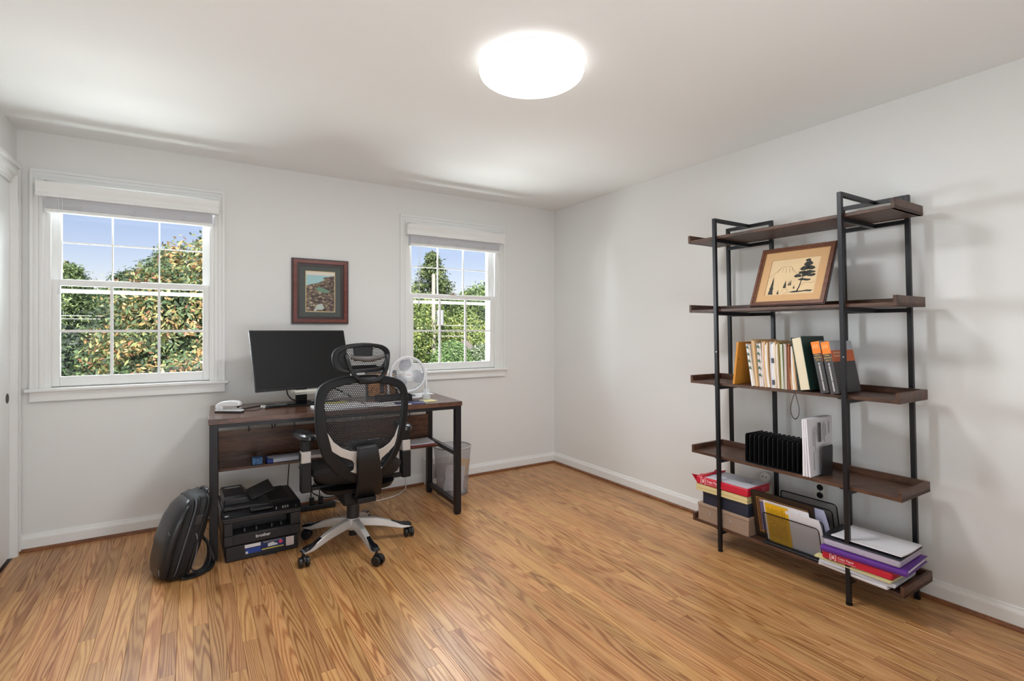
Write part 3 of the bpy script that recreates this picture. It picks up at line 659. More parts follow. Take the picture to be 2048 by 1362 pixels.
# ------------------------------------------------------------------ cables and power strip
t=thing('power_strip','black power strip on the floor between printer and chair base','power strip',(.765,3.86,0),rad(-3))
B().box(-.15,.13,-.028,.028,0,.036).build('body',rgb('strip_black',24,26,28,.5),t,bevel=.006)
for x in(-.03,.03): B().box(x-.016,x+.016,-.014,.014,.036,.085).build('plug',BPL,t,bevel=.004)
def cable(label,pts,r,m,name='cable'):
    P=spline(pts,8); o0=Vector(pts[0]); q=B(); q.tube([p-o0 for p in P],r,6)
    return tag(q.build(name,m,None,loc=o0),label,'cable')
cable('tangled black cable looping above the power strip',[(.73,3.86,.09),(.72,3.87,.20),(.66,3.92,.30),(.74,3.93,.26),(.84,3.90,.15),(.88,3.89,.09),(.83,3.86,.16),(.76,3.85,.19),(.74,3.88,.12),(.82,3.87,.07),(.92,3.88,.06),(.97,3.90,.03),(1.03,3.93,.02)],.0042,CABLE)
cable('second black cable rising from the power strip to the back of the desk shelf',[(.79,3.86,.09),(.78,3.90,.20),(.70,3.93,.34),(.60,3.94,.42),(.52,3.94,.50),(.50,3.93,.70)],.0038,CABLE)
cable('black cable dropping beside the printer from the desk shelf',[(.60,3.90,.42),(.585,3.88,.30),(.575,3.84,.18),(.60,3.82,.06),(.66,3.84,.02)],.0036,CABLE)
cable('white cable lying along the floor by the back wall under the desk',[(.90,3.93,.02),(.96,3.88,.006),(1.08,3.80,.005),(1.22,3.79,.005),(1.36,3.84,.005),(1.44,3.92,.005),(1.47,3.955,.012),(1.475,3.965,.12),(1.47,3.97,.25),(1.475,3.965,.40)],.0032,WHT)
cable('thin black cable lying on the desktop from the stapler to the monitor stand',[dk(.15,.33,DH+.003),dk(.20,.36,DH+.003),dk(.28,.44,DH+.003),dk(.33,.48,DH+.003),dk(.37,.47,DH+.003),dk(.375,.43,DH+.003)],.0028,CABLE)
cable('second thin cable curving over the left part of the desktop to the speaker bar',[dk(.18,.26,DH+.003),dk(.24,.24,DH+.003),dk(.25,.25,DH+.003),dk(.28,.30,DH+.003)],.002,rgb('cable_brown',60,44,40,.5))
cable('thick black cable hanging from the monitor to its stand base',[(.575,3.80,.945),(.56,3.79,.89),(.565,3.78,.84),(.60,3.77,.803),(.66,3.76,.80)],.0045,CABLE)
cable('black cable bundle arching from the monitor stand towards the chair back',[(.76,3.81,.83),(.82,3.80,.87),(.88,3.79,.86),(.94,3.77,.83),(.99,3.77,.795)],.006,CABLE)
cable('white cable snaking over the monitor stand base',[(.70,3.69,.80),(.74,3.67,.799),(.80,3.67,.799),(.86,3.68,.81),(.92,3.70,.84),(.96,3.72,.80)],.004,WHT)

# ------------------------------------------------------------------ office chair
CX,CY_=.824,3.10
t=thing('office_chair','black mesh office chair with silver star base, back turned to the room','chair',(CX,CY_,0),0)
ox,oy=.011,-.26     # backrest plane offset
ROUT=[(0.005,1.032),(-0.10,1.028),(-0.17,1.014),(-0.225,.99),(-0.256,0.952),(-0.268,0.88),(-0.268,0.78),(-0.253,0.673),(-0.228,0.59),(-0.181,0.517),(-0.123,0.468),(-0.056,0.435),(0.008,0.425),(0.07,0.438),(0.122,0.478),(0.178,0.559),(0.214,0.652),(0.241,0.759),(0.253,0.875),(0.241,0.948),(0.205,0.989),(0.142,1.014),(.07,1.028)]
RIN=[(0.005,.990),(-0.08,0.986),(-0.14,0.975),(-0.19,0.955),(-0.213,.925),(-0.223,0.87),(-0.215,0.775),(-0.197,0.693),(-0.171,0.623),(-0.123,0.554),(-0.085,0.515),(-.040,.490),(0.008,0.481),(0.05,0.489),(.090,.515),(0.125,0.555),(0.157,0.61),(0.185,0.70),(0.203,0.79),(0.213,0.88),(0.198,0.935),(0.155,0.960),(0.08,0.980)]
def sm2(L,k=4): return [(p.x,p.y) for p in spline([(a,b,0) for a,b in L],k,True)]
ro,ri=sm2(ROUT),sm2(RIN)
def warp(x,y,z): return (x+ox,y+oy+.75*x*x+.35*(z-.75)**2-.035*math.exp(-((z-.66)/.1)**2)*0,z)
CF=rgb('chair_frame',22,22,24,.42,spec=.3)
b=B(); b.ringp(ro,ri,-.016,.020); b.map(warp); b.build('back_frame',CF,t,bevel=.007,seg=3)
MC=meshcloth('chair_mesh',(.018,.018,.02),.0056,.0098,.60)
b=B(); n=36; xs=[-.262+.515*i/n for i in range(n+1)]; zz=[.44+.59*j/(n+4) for j in range(n+5)]
mo=[((a[0]+c[0])/2,(a[1]+c[1])/2) for a,c in zip(ro,ri)]
vs=[];idx={}
for j in range(n+5):
    for i in range(n+1): idx[i,j]=len(vs); vs.append((xs[i],.004,zz[j]))
fs=[(idx[i,j],idx[i+1,j],idx[i+1,j+1],idx[i,j+1]) for j in range(n+4) for i in range(n) if all(inside((xs[i+a],zz[j+c]),ro) for a in(0,1) for c in(0,1)) and inside(((xs[i]+xs[i+1])/2,(zz[j]+zz[j+1])/2),mo)]
b.add(vs,fs); b.map(warp); b.build('back_mesh',MC,t,smooth=True)
# silver lumbar brace
for nm,P in(('lumbar_brace',[(-0.212,0.730),(-0.181,0.678),(-0.139,0.641),(-0.10,.622),(-0.05,0.611),(-0.05,0.485),(-0.092,0.506),(-.078,.512),(-0.073,0.525),(-0.073,0.550),(-0.082,0.565),(-0.10,0.575),(-0.145,0.595),(-0.188,0.627)]),('lumbar_brace',[(0.182,0.735),(0.157,0.676),(0.128,0.643),(.09,.620),(0.045,0.606),(0.045,0.485),(0.088,0.502),(.076,.512),(0.073,0.525),(0.073,0.545),(0.08,0.560),(0.116,0.587),(0.156,0.622),(.168,.66)])):
    q=B(); q.prism(P,-.020,-.010,'y'); q.map(warp); q.build(nm,SIL,t,bevel=.002)
b=B(); b.prism([(-.06,.615),(.050,.615),(.11,.655),(.08,.668),(-.09,.668),(-.12,.655)],.004,.03,'y'); b.map(warp); b.build('lumbar_pad',BPL,t,bevel=.006)
# spine
b=B(); sec=[(.335,.022,.085,.070),(.345,.020,.060,.072),(.45,.006,-.02,.068),(.56,-.010,-.055,.062),(.635,-.018,-.062,.056),(.652,-.018,-.055,.052)]
vs=[]
for z,cx,cy,hx in sec:
    for sx,sy in((-1,-1),(1,-1),(1,1),(-1,1)): vs.append((ox+cx+sx*hx,oy+cy+(-.016 if sy<0 else .022),z))
b.add(vs,[(i*4+k,i*4+(k+1)%4,(i+1)*4+(k+1)%4,(i+1)*4+k) for i in range(5) for k in range(4)]+[(3,2,1,0),(20,21,22,23)])
b.build('back_spine',rgb('spine_plastic',27,27,29,.45,spec=.35),t,bevel=.008,seg=3)
# headrest
HO=sm2([(-0.03,1.211),(-0.107,1.204),(-0.159,1.186),(-0.185,1.160),(-0.190,1.125),(-0.18,1.083),(-0.154,1.056),(-0.107,1.047),(-.03,1.049),(0.04,1.052),(0.088,1.056),(0.116,1.075),(0.128,1.127),(0.121,1.168),(0.085,1.195),(0.029,1.207)])
HI=sm2([(-0.03,1.190),(-0.095,1.183),(-0.135,1.170),(-0.156,1.150),(-0.158,1.125),(-0.150,1.095),(-0.135,1.078),(-0.10,1.070),(-.03,1.072),(0.035,1.074),(0.075,1.080),(0.092,1.095),(0.102,1.127),(0.096,1.155),(0.070,1.175),(0.025,1.187)])
def hw_(x,y,z): return (x+ox,y+oy-.02+1.1*(x+.03)**2,z)
b=B(); b.ringp(HO,HI,-.012,.018); b.map(hw_); b.build('headrest_frame',CF,t,bevel=.005)
b=B(); n=20; vs=[]; 
ho2=[((a[0]+c[0])/2,(a[1]+c[1])/2) for a,c in zip(HO,HI)]
for j in range(n+1):
    for i in range(n+1): vs.append((-.19+.32*i/n,.004,1.045+.167*j/n))
fs=[(j*(n+1)+i,j*(n+1)+i+1,(j+1)*(n+1)+i+1,(j+1)*(n+1)+i) for j in range(n) for i in range(n) if inside((-.19+.32*(i+.5)/n,1.045+.167*(j+.5)/n),ho2)]
b.add(vs,fs); b.map(hw_); b.build('headrest_mesh',meshcloth('head_mesh',(.018,.018,.02),.0056,.0085,.66),t)
b=B(); b.prism([(-.084,1.198),(-.078,1.112),(.018,1.112),(.024,1.198)],-.010,.008,'y'); b.prism([(-.15,1.050),(-.10,1.088),(.04,1.088),(.09,1.055)],-.010,.010,'y'); b.map(hw_); b.build('headrest_plate',CF,t,bevel=.003)
b=B(); U=spline([(-.122,-.020,1.150),(-.117,-.036,1.110),(-.098,-.042,1.060),(-.062,-.040,1.018),(-.03,-.036,1.008),(.022,-.036,1.006),(.062,-.040,1.020),(.088,-.042,1.058),(.100,-.036,1.105),(.102,-.020,1.148)],4)
vs=[]
for i,p in enumerate(U):
    d=(U[min(i+1,len(U)-1)]-U[max(i-1,0)]).normalized(); a=Vector((0,1,0)); c=d.cross(a).normalized()
    for sa,sb in((-1,-1),(1,-1),(1,1),(-1,1)): vs.append(Vector((p.x+ox,p.y+oy,p.z))+a*sa*.012+c*sb*.010)
b.add(vs,[(i*4+k,i*4+(k+1)%4,(i+1)*4+(k+1)%4,(i+1)*4+k) for i in range(len(U)-1) for k in range(4)]+[(3,2,1,0),tuple(range(len(vs)-4,len(vs)))])
b.build('headrest_bracket',BPL,t,bevel=.003)
b=B(); b.tube([(-.10+ox,oy-.026,1.135),(-.07+ox,oy-.036,1.128),(-.01+ox,oy-.040,1.122),(.05+ox,oy-.036,1.128),(.085+ox,oy-.026,1.136)],[.010,.014,.018,.014,.010],12); b.build('headrest_pivot',rgb('pivot_grey',84,80,78,.45),t)
b=B(); b.box(-.055+ox,.045+ox,oy-.032,oy+.0,.985,1.02); b.build('bracket_mount',BPL,t,bevel=.006)
# seat
b=B(); b.loft([(.385,0,0,.18,.17,4),(.405,0,0,.235,.225,3.6),(.44,0,0,.255,.24,3.6),(.462,0,0,.25,.238,3.6),(.470,0,0,.235,.22,3.6)],44)
b.map(lambda x,y,z:(x+.01,y+.02,z+.5*x*x+(.05*max(0,(-y-.12)/.1)))); b.build('seat_cushion',rgb('seat_mesh',26,26,28,.75,bump=.5,bscale=600),t)
b=B(); b.loft([(.340,0,0,.13,.12,4),(.36,0,0,.20,.19,4),(.386,0,0,.215,.20,4)],32); b.map(lambda x,y,z:(x+.01,y+.02,z)); b.build('seat_pan',BPL,t)
b=B(); b.box(-.085,.085,-.12,.12,.275,.35); b.build('tilt_mechanism',BPL,t,bevel=.01)
b=B(); b.box(-.05+ox,.055+ox,-.24,-.08,.315,.345); b.build('back_link',BPL,t,bevel=.004)
b=B(); b.cyl((0,0,.155),(0,0,.29),.036,n=28); b.build('column_cover',rgb('column_black',32,32,35,.5),t,bevel=.003)
b=B(); b.cyl((0,0,.062),(0,0,.155),.024,n=20); b.build('gas_column',BPL,t)
# arms
for s_,ax_ in((-1,-.275),(1,.310)):
    tw=-s_*.0
    pb=B(); pb.loft([(.662,0,0,.035,.125,3),(.672,0,0,.045,.135,3),(.690,0,0,.044,.134,3),(.699,0,0,.034,.122,3)],28)
    pb.xf(Matrix.Translation((ax_,.02,0))@Matrix.Rotation(rad(9) if s_<0 else rad(-6),4,'Z')); pb.build('armrest_pad',rgb('arm_pad',30,31,35,.25),t)
    q=B(); q.box(ax_-.024,ax_+.024,-.062,-.014,.60,.665); q.build('arm_post',BPL,t,bevel=.005)
    q=B(); q.box(ax_-.026,ax_+.026,-.066,-.010,.535,.602); q.build('arm_sleeve',SIL,t,bevel=.005)
    q=B(); q.box(ax_-.028,ax_+.028,-.070,-.008,.372,.537); q.build('arm_upright',BPL,t,bevel=.006)
    q=B(); q.box(min(ax_,ax_-s_*.16),max(ax_,ax_-s_*.16),-.055,-.015,.375,.398); q.build('arm_bracket',BPL,t,bevel=.005)
    q=B(); q.box(ax_-s_*-.028-.004,ax_+s_*.028+.006,-.05,-.02,.545,.59); q.build('height_lever',BPL,t,bevel=.003)
# star base
for k in range(5):
    a=rad(204.5+72*k); ca,sa=math.cos(a),math.sin(a)
    path=[(r*ca,r*sa,z) for r,z in((.018,.165),(.07,.160),(.13,.148),(.19,.130),(.24,.110),(.29,.090),(.340,.080))]
    q=B(); q.sweep(path,[.052,.050,.046,.042,.040,.042,.046],[.048,.048,.046,.040,.034,.026,.012]); lg=q.build('leg',SIL,t,bevel=.005,seg=2)
    path=[(r*ca,r*sa,z) for r,z in((.225,.1205),(.255,.109),(.28,.100),(.31,.098),(.340,.088),(.348,.079))]
    q=B(); q.sweep(path,[.026,.028,.036,.046,.044,.034],[.004,.006,.010,.016,.012,.004]); q.build('leg_cap',BGL,lg,bevel=.004)
    cxk,cyk=.334*ca,.334*sa; sw=a+rad([70,25,100,40,200][k])
    M_=Matrix.Translation((cxk,cyk,0))@Matrix.Rotation(sw,4,'Z')
    q=B(); q.cyl((0,0,.045),(0,0,.078),.008,n=10); q.prism(arc(.012,.030,.033,10,190,10),-.008,.008,'y'); q.xf(M_); cst=q.build('caster',BPL,t,bevel=.002)
    for s_ in(-1,1):
        w_=B(); w_.cyl((.012,s_*.010,.0275),(.012,s_*.027,.0275),.0275,n=24); w_.xf(M_); w_.build('wheel',rgb('wheel_black',24,24,26,.4),cst,bevel=.003)
b=B(); b.lathe([(.0005,.10),(.040,.10),(.044,.12),(.044,.150),(.038,.166),(.0005,.168)],28); b.build('hub',SIL,t)

# ------------------------------------------------------------------ framed picture on the back wall
def slabframe(t,w,h,fw,prof,mats,dep=.02):
    """prof: list of (inset0,inset1,depth,mat)"""
    for i0,i1,dp,m in prof:
        q=B(); q.ringp(rrect(-w/2+i0,w/2-i0,i0,h-i0,.0005,1),rrect(-w/2+i1,w/2-i1,i1,h-i1,.0005,1),-dp,0); q.build('frame',m,t,bevel=.002,seg=2,smooth=False)
MAH=wood('mahogany',s2l((92,38,28)),s2l((134,66,50)),0,3,rough=.3); EBO=rgb('frame_dark_edge',58,38,36,.35)
t=thing('framed_picture','mahogany framed rocky shore picture hung on the wall above the monitor','picture',(.8245,YB-.001,1.328))
slabframe(t,.404,.480,.05,[(0,.011,.020,EBO),(.011,.034,.028,MAH),(.034,.044,.018,EBO),(.044,.054,.014,EBO)],None)
b=B(); b.ringp(rrect(-.15,.15,.052,.428,.001,1),rrect(-.106,.106,.088,.392,.001,1),-.0085,-.006); b.build('mat_board',rgb('mat_green',92,98,94,.85),t,smooth=False)
b=B(); b.ringp(rrect(-.107,.107,.087,.393,.001,1),rrect(-.101,.101,.093,.387,.001,1),-.0075,-.005); b.build('mat_bevel',rgb('mat_cream',232,206,160,.8),t,smooth=False)
def shore(name):
    m=bpy.data.materials.new(name); m.use_nodes=True; n=m.node_tree; b=n.nodes['Principled BSDF']; L=n.links.new
    tc=n.nodes.new('ShaderNodeTexCoord'); vo=n.nodes.new('ShaderNodeTexVoronoi'); vo.inputs['Scale'].default_value=46
    mp=n.nodes.new('ShaderNodeMapping'); mp.inputs['Scale'].default_value=(1,1,1.8); L(tc.outputs['Object'],mp.inputs[0]); L(mp.outputs[0],vo.inputs['Vector'])
    sp=n.nodes.new('ShaderNodeSeparateColor'); L(vo.outputs['Color'],sp.inputs[0])
    cr=n.nodes.new('ShaderNodeValToRGB'); e=cr.color_ramp.elements; e[0].color=(*s2l((64,48,46)),1); e[1].color=(*s2l((206,190,160)),1)
    for p,c in((.3,(116,92,86)),(.55,(138,124,96)),(.75,(158,132,112))): k=e.new(p); k.color=(*s2l(c),1)
    L(sp.outputs[0],cr.inputs[0])
    mr=n.nodes.new('ShaderNodeMapRange'); mr.inputs[1].default_value=.0; mr.inputs[2].default_value=.65; mr.inputs[3].default_value=1.3; mr.inputs[4].default_value=.5
    L(vo.outputs['Distance'],mr.inputs[0]); hs=n.nodes.new('ShaderNodeHueSaturation'); L(cr.outputs[0],hs.inputs['Color']); L(mr.outputs[0],hs.inputs['Value']); L(hs.outputs[0],b.inputs['Base Color'])
    b.inputs['Roughness'].default_value=.5; return m
pr=B(); pr.quad((-.102,-.0045,.092),(.102,-.0045,.092),(.102,-.0045,.388),(-.102,-.0045,.388)); po=pr.build('print',shore('rocky_shore'),t)
q=B(); q.prism([(-.102,.388),(-.102,.36),(.102,.362),(.102,.388)],-.0049,-.0046); q.build('print_sky',rgb('p_sky',232,226,212,.5),po)
q=B(); q.prism([(-.102,.361),(-.102,.282),(-.08,.290),(-.05,.298),(-.02,.304),(.01,.318),(.03,.334),(.01,.342),(.04,.350),(.10,.362)],-.0049,-.0046); q.build('print_sea',rgb('p_sea',168,210,214,.5),po)
q=B(); q.prism([(-.035,.262),(-.01,.240),(.03,.232),(.06,.236),(.07,.246),(.03,.262),(-.01,.276)],-.0051,-.0046); q.build('print_boat',rgb('p_boat',112,150,128,.5),po)
q=B(); q.prism([(-.05,.098),(-.02,.145),(.012,.152),(.028,.118),(.012,.104),(-.02,.106),(-.035,.094)],-.0051,-.0046); q.build('print_stone',rgb('p_stone',196,204,196,.5),po)

# ------------------------------------------------------------------ shelving unit
SHR=.0215
def shear(x,y,z): return (x,y+SHR*z,z)
U0=(2.605,1.185,0)
t=thing('shelving_unit','tall open shelving unit, black metal posts with five brown wood shelves','shelf unit',U0)
FX,RX=0,.335; pw=.020
def bx(b,x0,x1,y0,y1,z0,z1): b.box(x0,x1,y0,y1,z0,z1)
ZT=[.134,.547,.973,1.405,1.833]
for k,yc in enumerate((.006,.692)):
    for nm,x,y in(('front_post',FX,yc),('rear_post',RX,yc-.145),('rear_post',RX,yc+.145)):
        q=B(); q.box(x-pw/2,x+pw/2,y-pw/2,y+pw/2,.012,1.935); q.map(shear); p=q.build(nm,BMET,t,bevel=.0012,seg=1)
        q=B(); q.cyl((x,y,0),(x,y,.008),.014,n=16); q.cyl((x,y,.008),(x,y,.014),.007,n=12); q.build('foot',BPL,p)
        if nm=='front_post': q=B(); q.cyl((x-.0105,y-.004,1.155),(x-.0095,y-.004,1.155),.004,n=10); q.map(shear); q.build('screw',SCREW,p)
    for z in [z-.037 for z in ZT]+[1.915]:
        h=.020
        q=B(); q.box(FX+pw/2,RX-pw/2,yc-pw/2,yc+pw/2,z,z+h); q.map(shear); q.build('cross_rail',BMET,t)
        q=B(); q.box(RX-pw/2,RX+pw/2,yc-.145+pw/2,yc+.145-pw/2,z,z+h); q.map(shear); q.build('rear_rail',BMET,t)
for z in ZT:
    y0,y1=-.212,.890
    q=B(); q.box(.012,.302,y0,y1,z-.016,z); q.map(shear); s=q.build('shelf_board',SHW,t,bevel=.001,seg=1)
    for y in(y0-.0,y1-.016):
        q=B(); q.box(.010,.306,y,y+.016,z-.016,z+.031); q.map(shear); q.build('end_rim',SHW,s,bevel=.0015,seg=1)
        for x in(.03,.285): 
            q=B(); q.cyl((x,y-.0006 if y<0 else y+.0164,z+.006),(x,y,z+.006),.003,n=8); q.map(shear); q.build('screw',BPL,s)
    q=B(); q.box(.290,.306,y0+.016,y1-.016,z,z+.031); q.map(shear); q.build('back_rim',SHW,s,bevel=.0015,seg=1)
    for x,y in((.012,.03),(.012,.715)): q=B(); q.box(x,x+.06,y-.012,y+.012,z-.020,z-.016); q.map(shear); q.build('corner_bracket',BPL,s)

# picture on the second shelf
t=thing('framed_drawing','wood framed ink drawing of a snowy peak and pine, tilted back on a shelf','picture',(2.634,1.509,1.4055),rot=(rad(-23),0,rad(-90)+rad(1.5)))
OAK=wood('walnut_frame',s2l((76,44,30)),s2l((124,78,54)),0,3,rough=.4)
slabframe(t,.392,.352,.03,[(0,.007,.012,EBO),(.005,.016,.018,OAK),(.016,.026,.014,OAK),(.024,.029,.009,rgb('gold_lip',176,134,84,.4))],None)
b=B(); b.ringp(rrect(-.169,.169,.027,.325,.001,1),rrect(-.128,.128,.066,.278,.001,1),-.0075,-.0055); b.build('mat_board',rgb('mat_tan',206,164,118,.85),t,smooth=False)
pr=B(); pr.quad((-.13,-.004,.064),(.13,-.004,.064),(.13,-.004,.280),(-.13,-.004,.280)); po=pr.build('drawing',mat('drawing_paper',s2l((224,196,154)),.8,var=.05,vscale=10),t)
INK=rgb('ink',52,54,50,.8); INK2=rgb('ink_pale',170,140,104,.8)
def ink(polys,m,nm='ink_shape'):
    q=B()
    for P in polys: q.prism(P,-.0048,-.0043)
    o=q.build(nm,m,po); o['kind']='stuff'
def spruce(cx,z0,w,h,n):
    P=[]; L=[];Rr=[]
    for i in range(n):
        f=i/n; ww=w*(1-f)*(1 if i%2==0 else .55)*R.uniform(.85,1.1); L.append((cx-ww,z0+h*f+(0 if i%2 else .002))); Rr.append((cx+ww*R.uniform(.8,1.1),z0+h*f))
    return L+[(cx+.001,z0+h)]+Rr[::-1]
ink([spruce(-.098,.070,.019,.108,22),spruce(-.058,.070,.009,.026,8),spruce(-.028,.105,.013,.045,10),spruce(-.008,.118,.006,.026,8),spruce(.0,.120,.006,.032,8),spruce(.022,.098,.007,.020,6)],INK)
def blobp(cx,cz,rx,rz,n=22): return [(cx+rx*math.cos(2*PI*i/n)*R.uniform(.72,1.15),cz+rz*math.sin(2*PI*i/n)*R.uniform(.72,1.15)) for i in range(n)]
pine=[blobp(.072,.240,.022,.017),blobp(.060,.215,.028,.013),blobp(.088,.214,.022,.013),blobp(.050,.190,.020,.010),blobp(.082,.190,.030,.011),blobp(.030,.172,.020,.010),blobp(.098,.172,.022,.009),blobp(.064,.176,.018,.010),blobp(.056,.150,.020,.007),blobp(.082,.146,.017,.006),blobp(.066,.262,.014,.008)]
ink(pine,INK); ink([[(.036,.080),(.044,.082),(.052,.11),(.054,.14),(.062,.20),(.058,.20),(.050,.14),(.046,.11)]],INK)
ink([[(0,.080),(.03,.086),(.06,.084),(.09,.088),(.12,.086),(.11,.078),(.08,.080),(.05,.077),(.02,.076)]],INK)
def line(P,w=.0008): 
    out=[]
    for a,c in zip(P[:-1],P[1:]):
        d=Vector((c[0]-a[0],c[1]-a[1])).normalized(); nrm=(-d.y*w,d.x*w); out.append([(a[0]-nrm[0],a[1]-nrm[1]),(c[0]-nrm[0],c[1]-nrm[1]),(c[0]+nrm[0],c[1]+nrm[1]),(a[0]+nrm[0],a[1]+nrm[1])])
    return out
ink(line([(-.125,.175),(-.10,.195),(-.075,.222),(-.060,.236),(-.045,.232),(-.030,.236),(-.015,.232),(0,.210),(.02,.188),(.035,.170)])+line([(-.068,.228),(-.085,.200)])+line([(-.055,.230),(-.060,.200)])+line([(-.04,.228),(-.038,.195)])+line([(-.025,.230),(-.018,.198)])+line([(-.012,.226),(.004,.196)])+line([(.055,.118),(.08,.132),(.105,.125),(.12,.135)])+line([(-.045,.078),(-.030,.100),(-.012,.098),(-.004,.080),(-.03,.072)]),INK2)
q=B(); q.box(-.02,.02,.0,.004,.12,.26); q.build('backing',rgb('backing',120,90,60,.8),t)
q=B(); q.prism([(-.006,.0),(.001,.30),(-.004,.30)],-.0,.0,'x') if False else q.add([(-.015,.004,.26),(.015,.004,.26),(.015,.110,.045),(-.015,.110,.045),(-.015,.007,.26),(.015,.007,.26),(.015,.114,.045),(-.015,.114,.045)],[(0,1,2,3),(4,7,6,5),(0,4,5,1),(1,5,6,2),(2,6,7,3),(3,7,4,0)]); q.build('easel_strut',rgb('backing',120,90,60,.8),t)

# ------------------------------------------------------------------ books and folders on the middle shelf
Z3=.9735
CRM=rgb('page_cream',226,212,184,.8)
def lay(name,label,cat,y,lean_,group=None,x=2.612,z=Z3): return thing(name,label,cat,(x,y,z),rot=(-lean_,0,0),group=group)
t=thing('envelope','amber clasp envelope at the left end of the books, broad side showing','envelope',(2.618,1.795,Z3),rot=(rad(6),0,rad(2)))
q=B(); q.prism(rrect(0,.255,0,.242,.004,2),0,.012,'y'); q.build('envelope_body',rgb('amber',206,138,44,.6,bump=.3,bscale=30),t)
q=B(); q.cyl((.018,-.001,.145),(.018,.0,.145),.005,n=12); q.build('clasp',rgb('clasp_red',120,50,24,.4),t)
MANI=[(222,186,136),(214,176,130),(206,190,168),(228,196,150)]
FOL1=rgb('paper_cream',226,212,190,.8); FOL2=rgb('paper_rose',222,200,188,.8); FK=[0]
def folder(y,w,h,lean_,c1,c2,label,bulge=0,name='file_folder',cat='folder',d=.245,dots=None,amt=None):
    t=lay(name,label,cat,y,lean_,'file folders on the middle shelf')
    n=8; FK[0]+=1
    def bend(x,yy,z): return (x+R.uniform(-.0003,.0003),yy+bulge*math.sin(PI*min(1,max(0,z/h)))+.0,z)
    def strip(x0,x1,y0,y1,z0,z1,m,nm):
        q=B(); vs=[]
        for k in range(n+1):
            z=z0+(z1-z0)*k/n
            for xx,yy in((x0,y0),(x1,y0),(x1,y1),(x0,y1)): vs.append(bend(xx,yy,z))
        q.add(vs,[(k*4+i,k*4+(i+1)%4,(k+1)*4+(i+1)%4,(k+1)*4+i) for k in range(n) for i in range(4)]+[(3,2,1,0),(n*4,n*4+1,n*4+2,n*4+3)])
        return q.build(nm,m,t,smooth=False)
    strip(0,d,-.0022,0,0,h,c1,'cover'); strip(.002,d,-w,-w+.0022,0,h*.965,c1,'cover')
    k=max(2,int(w/.007)); yy=-.0026; step=(w-.005)/k
    for i in range(k):
        strip(R.uniform(-.004,.006),d-.01,yy-step*.92,yy,0.001,h*R.uniform(.91,.99),(c2,PAP,FOL1,c2,FOL2)[(i+FK[0])%5],'papers'); yy-=step
    if dots:
        for i in range(dots[0]):
            z=h*(.93-.16*i); q=B(); q.prism([(-w*.9,z-.014),(-w*.1,z-.008),(-w*.5,z+.006)],-.0055,-.0045,'x'); q.build('label_mark',dots[1],t)
    return t
G=rgb('tri_green',52,96,70,.6); M0=rgb('manila_a',226,188,138,.75); M1=rgb('manila_b',216,172,122,.75); M2=rgb('folder_grey',196,188,174,.75); GR=rgb('folder_green',110,130,44,.6); BR=rgb('folder_brown',150,84,48,.7); PK=rgb('folder_pink',222,192,172,.75)
folder(1.686,.020,.235,rad(9),PAP,PAP,'white folder edge with green triangles, leaning left beside the amber envelope',0,dots=(4,G))
folder(1.664,.020,.258,rad(6),M0,M0,'tallest manila folder near the left end of the folder row',0)
folder(1.640,.024,.240,rad(5),M2,PAP,'grey folder with tattered green flecked edge',0,dots=(5,G))
folder(1.611,.034,.250,rad(4),M1,M0,'fat tan folder bulging with curved papers',.006)
folder(1.573,.027,.246,rad(2.5),PAP,PAP,'white papers held by two dark binder clips',.002,name='clipped_papers')
tt=[o for o in C.objects if o.name.startswith('clipped_papers')][0]
for z in(.145,.030): q=B(); q.box(-.007,.012,-.018,-.009,z-.012,z+.014); q.build('binder_clip',rgb('clip_blue',78,82,98,.4),tt,bevel=.002)
folder(1.543,.018,.250,rad(3),M0,M1,'tan folder left of the green edged one',.002)
folder(1.522,.016,.240,rad(2.5),GR,PAP,'folder with an olive green cover edge',.0)
folder(1.503,.013,.238,rad(1.5),M2,PAP,'slim pale folder right of the olive green one',.0)
folder(1.487,.017,.236,rad(1),BR,BR,'rusty brown folder in the middle of the row',0)
folder(1.467,.030,.240,rad(3.5),PK,M0,'pinkish folder leaning against the thick green book',.003)
def book(name,label,y,w,h,d,lean_,cov,fore=True,group=None):
    t=lay(name,label,'book',y,lean_,group,x=2.600)
    cv=.0028
    if fore: # fore edge towards the room
        B().box(.004,d-.004,-w+cv,-cv,.004,h-.005).build('page_block',CRM,t,bevel=.0015,seg=1)
        q=B(); q.box(.0,d,-cv,0,0,h); q.build('cover',cov,t); q=B(); q.box(0,d,-w,-w+cv,0,h); q.build('cover',cov,t); q=B(); q.box(d-cv,d,-w+cv,-cv,0,h); q.build('spine',cov,t)
    else:
        B().box(.004,d-.003,-w+cv,-cv,.003,h-.003).build('page_block',CRM,t)
        q=B(); q.box(.0,d,-cv,0,0,h); q.build('cover',cov,t); q=B(); q.box(0,d,-w,-w+cv,0,h); q.build('cover',cov,t); q=B(); q.box(0,cv,-w+cv,-cv,0,h); q.build('spine',cov,t)
    return t
book('hardcover_book','thick dark green hardcover, cream page edges facing the room',1.418,.054,.272,.215,rad(10),rgb('cover_green',30,58,50,.5))
DG=rgb('cover_charcoal',64,62,64,.5); OR=rgb('cover_orange',238,128,28,.5); ORD=rgb('band_orange',206,102,54,.5); GY=rgb('cover_grey',178,180,186,.5)
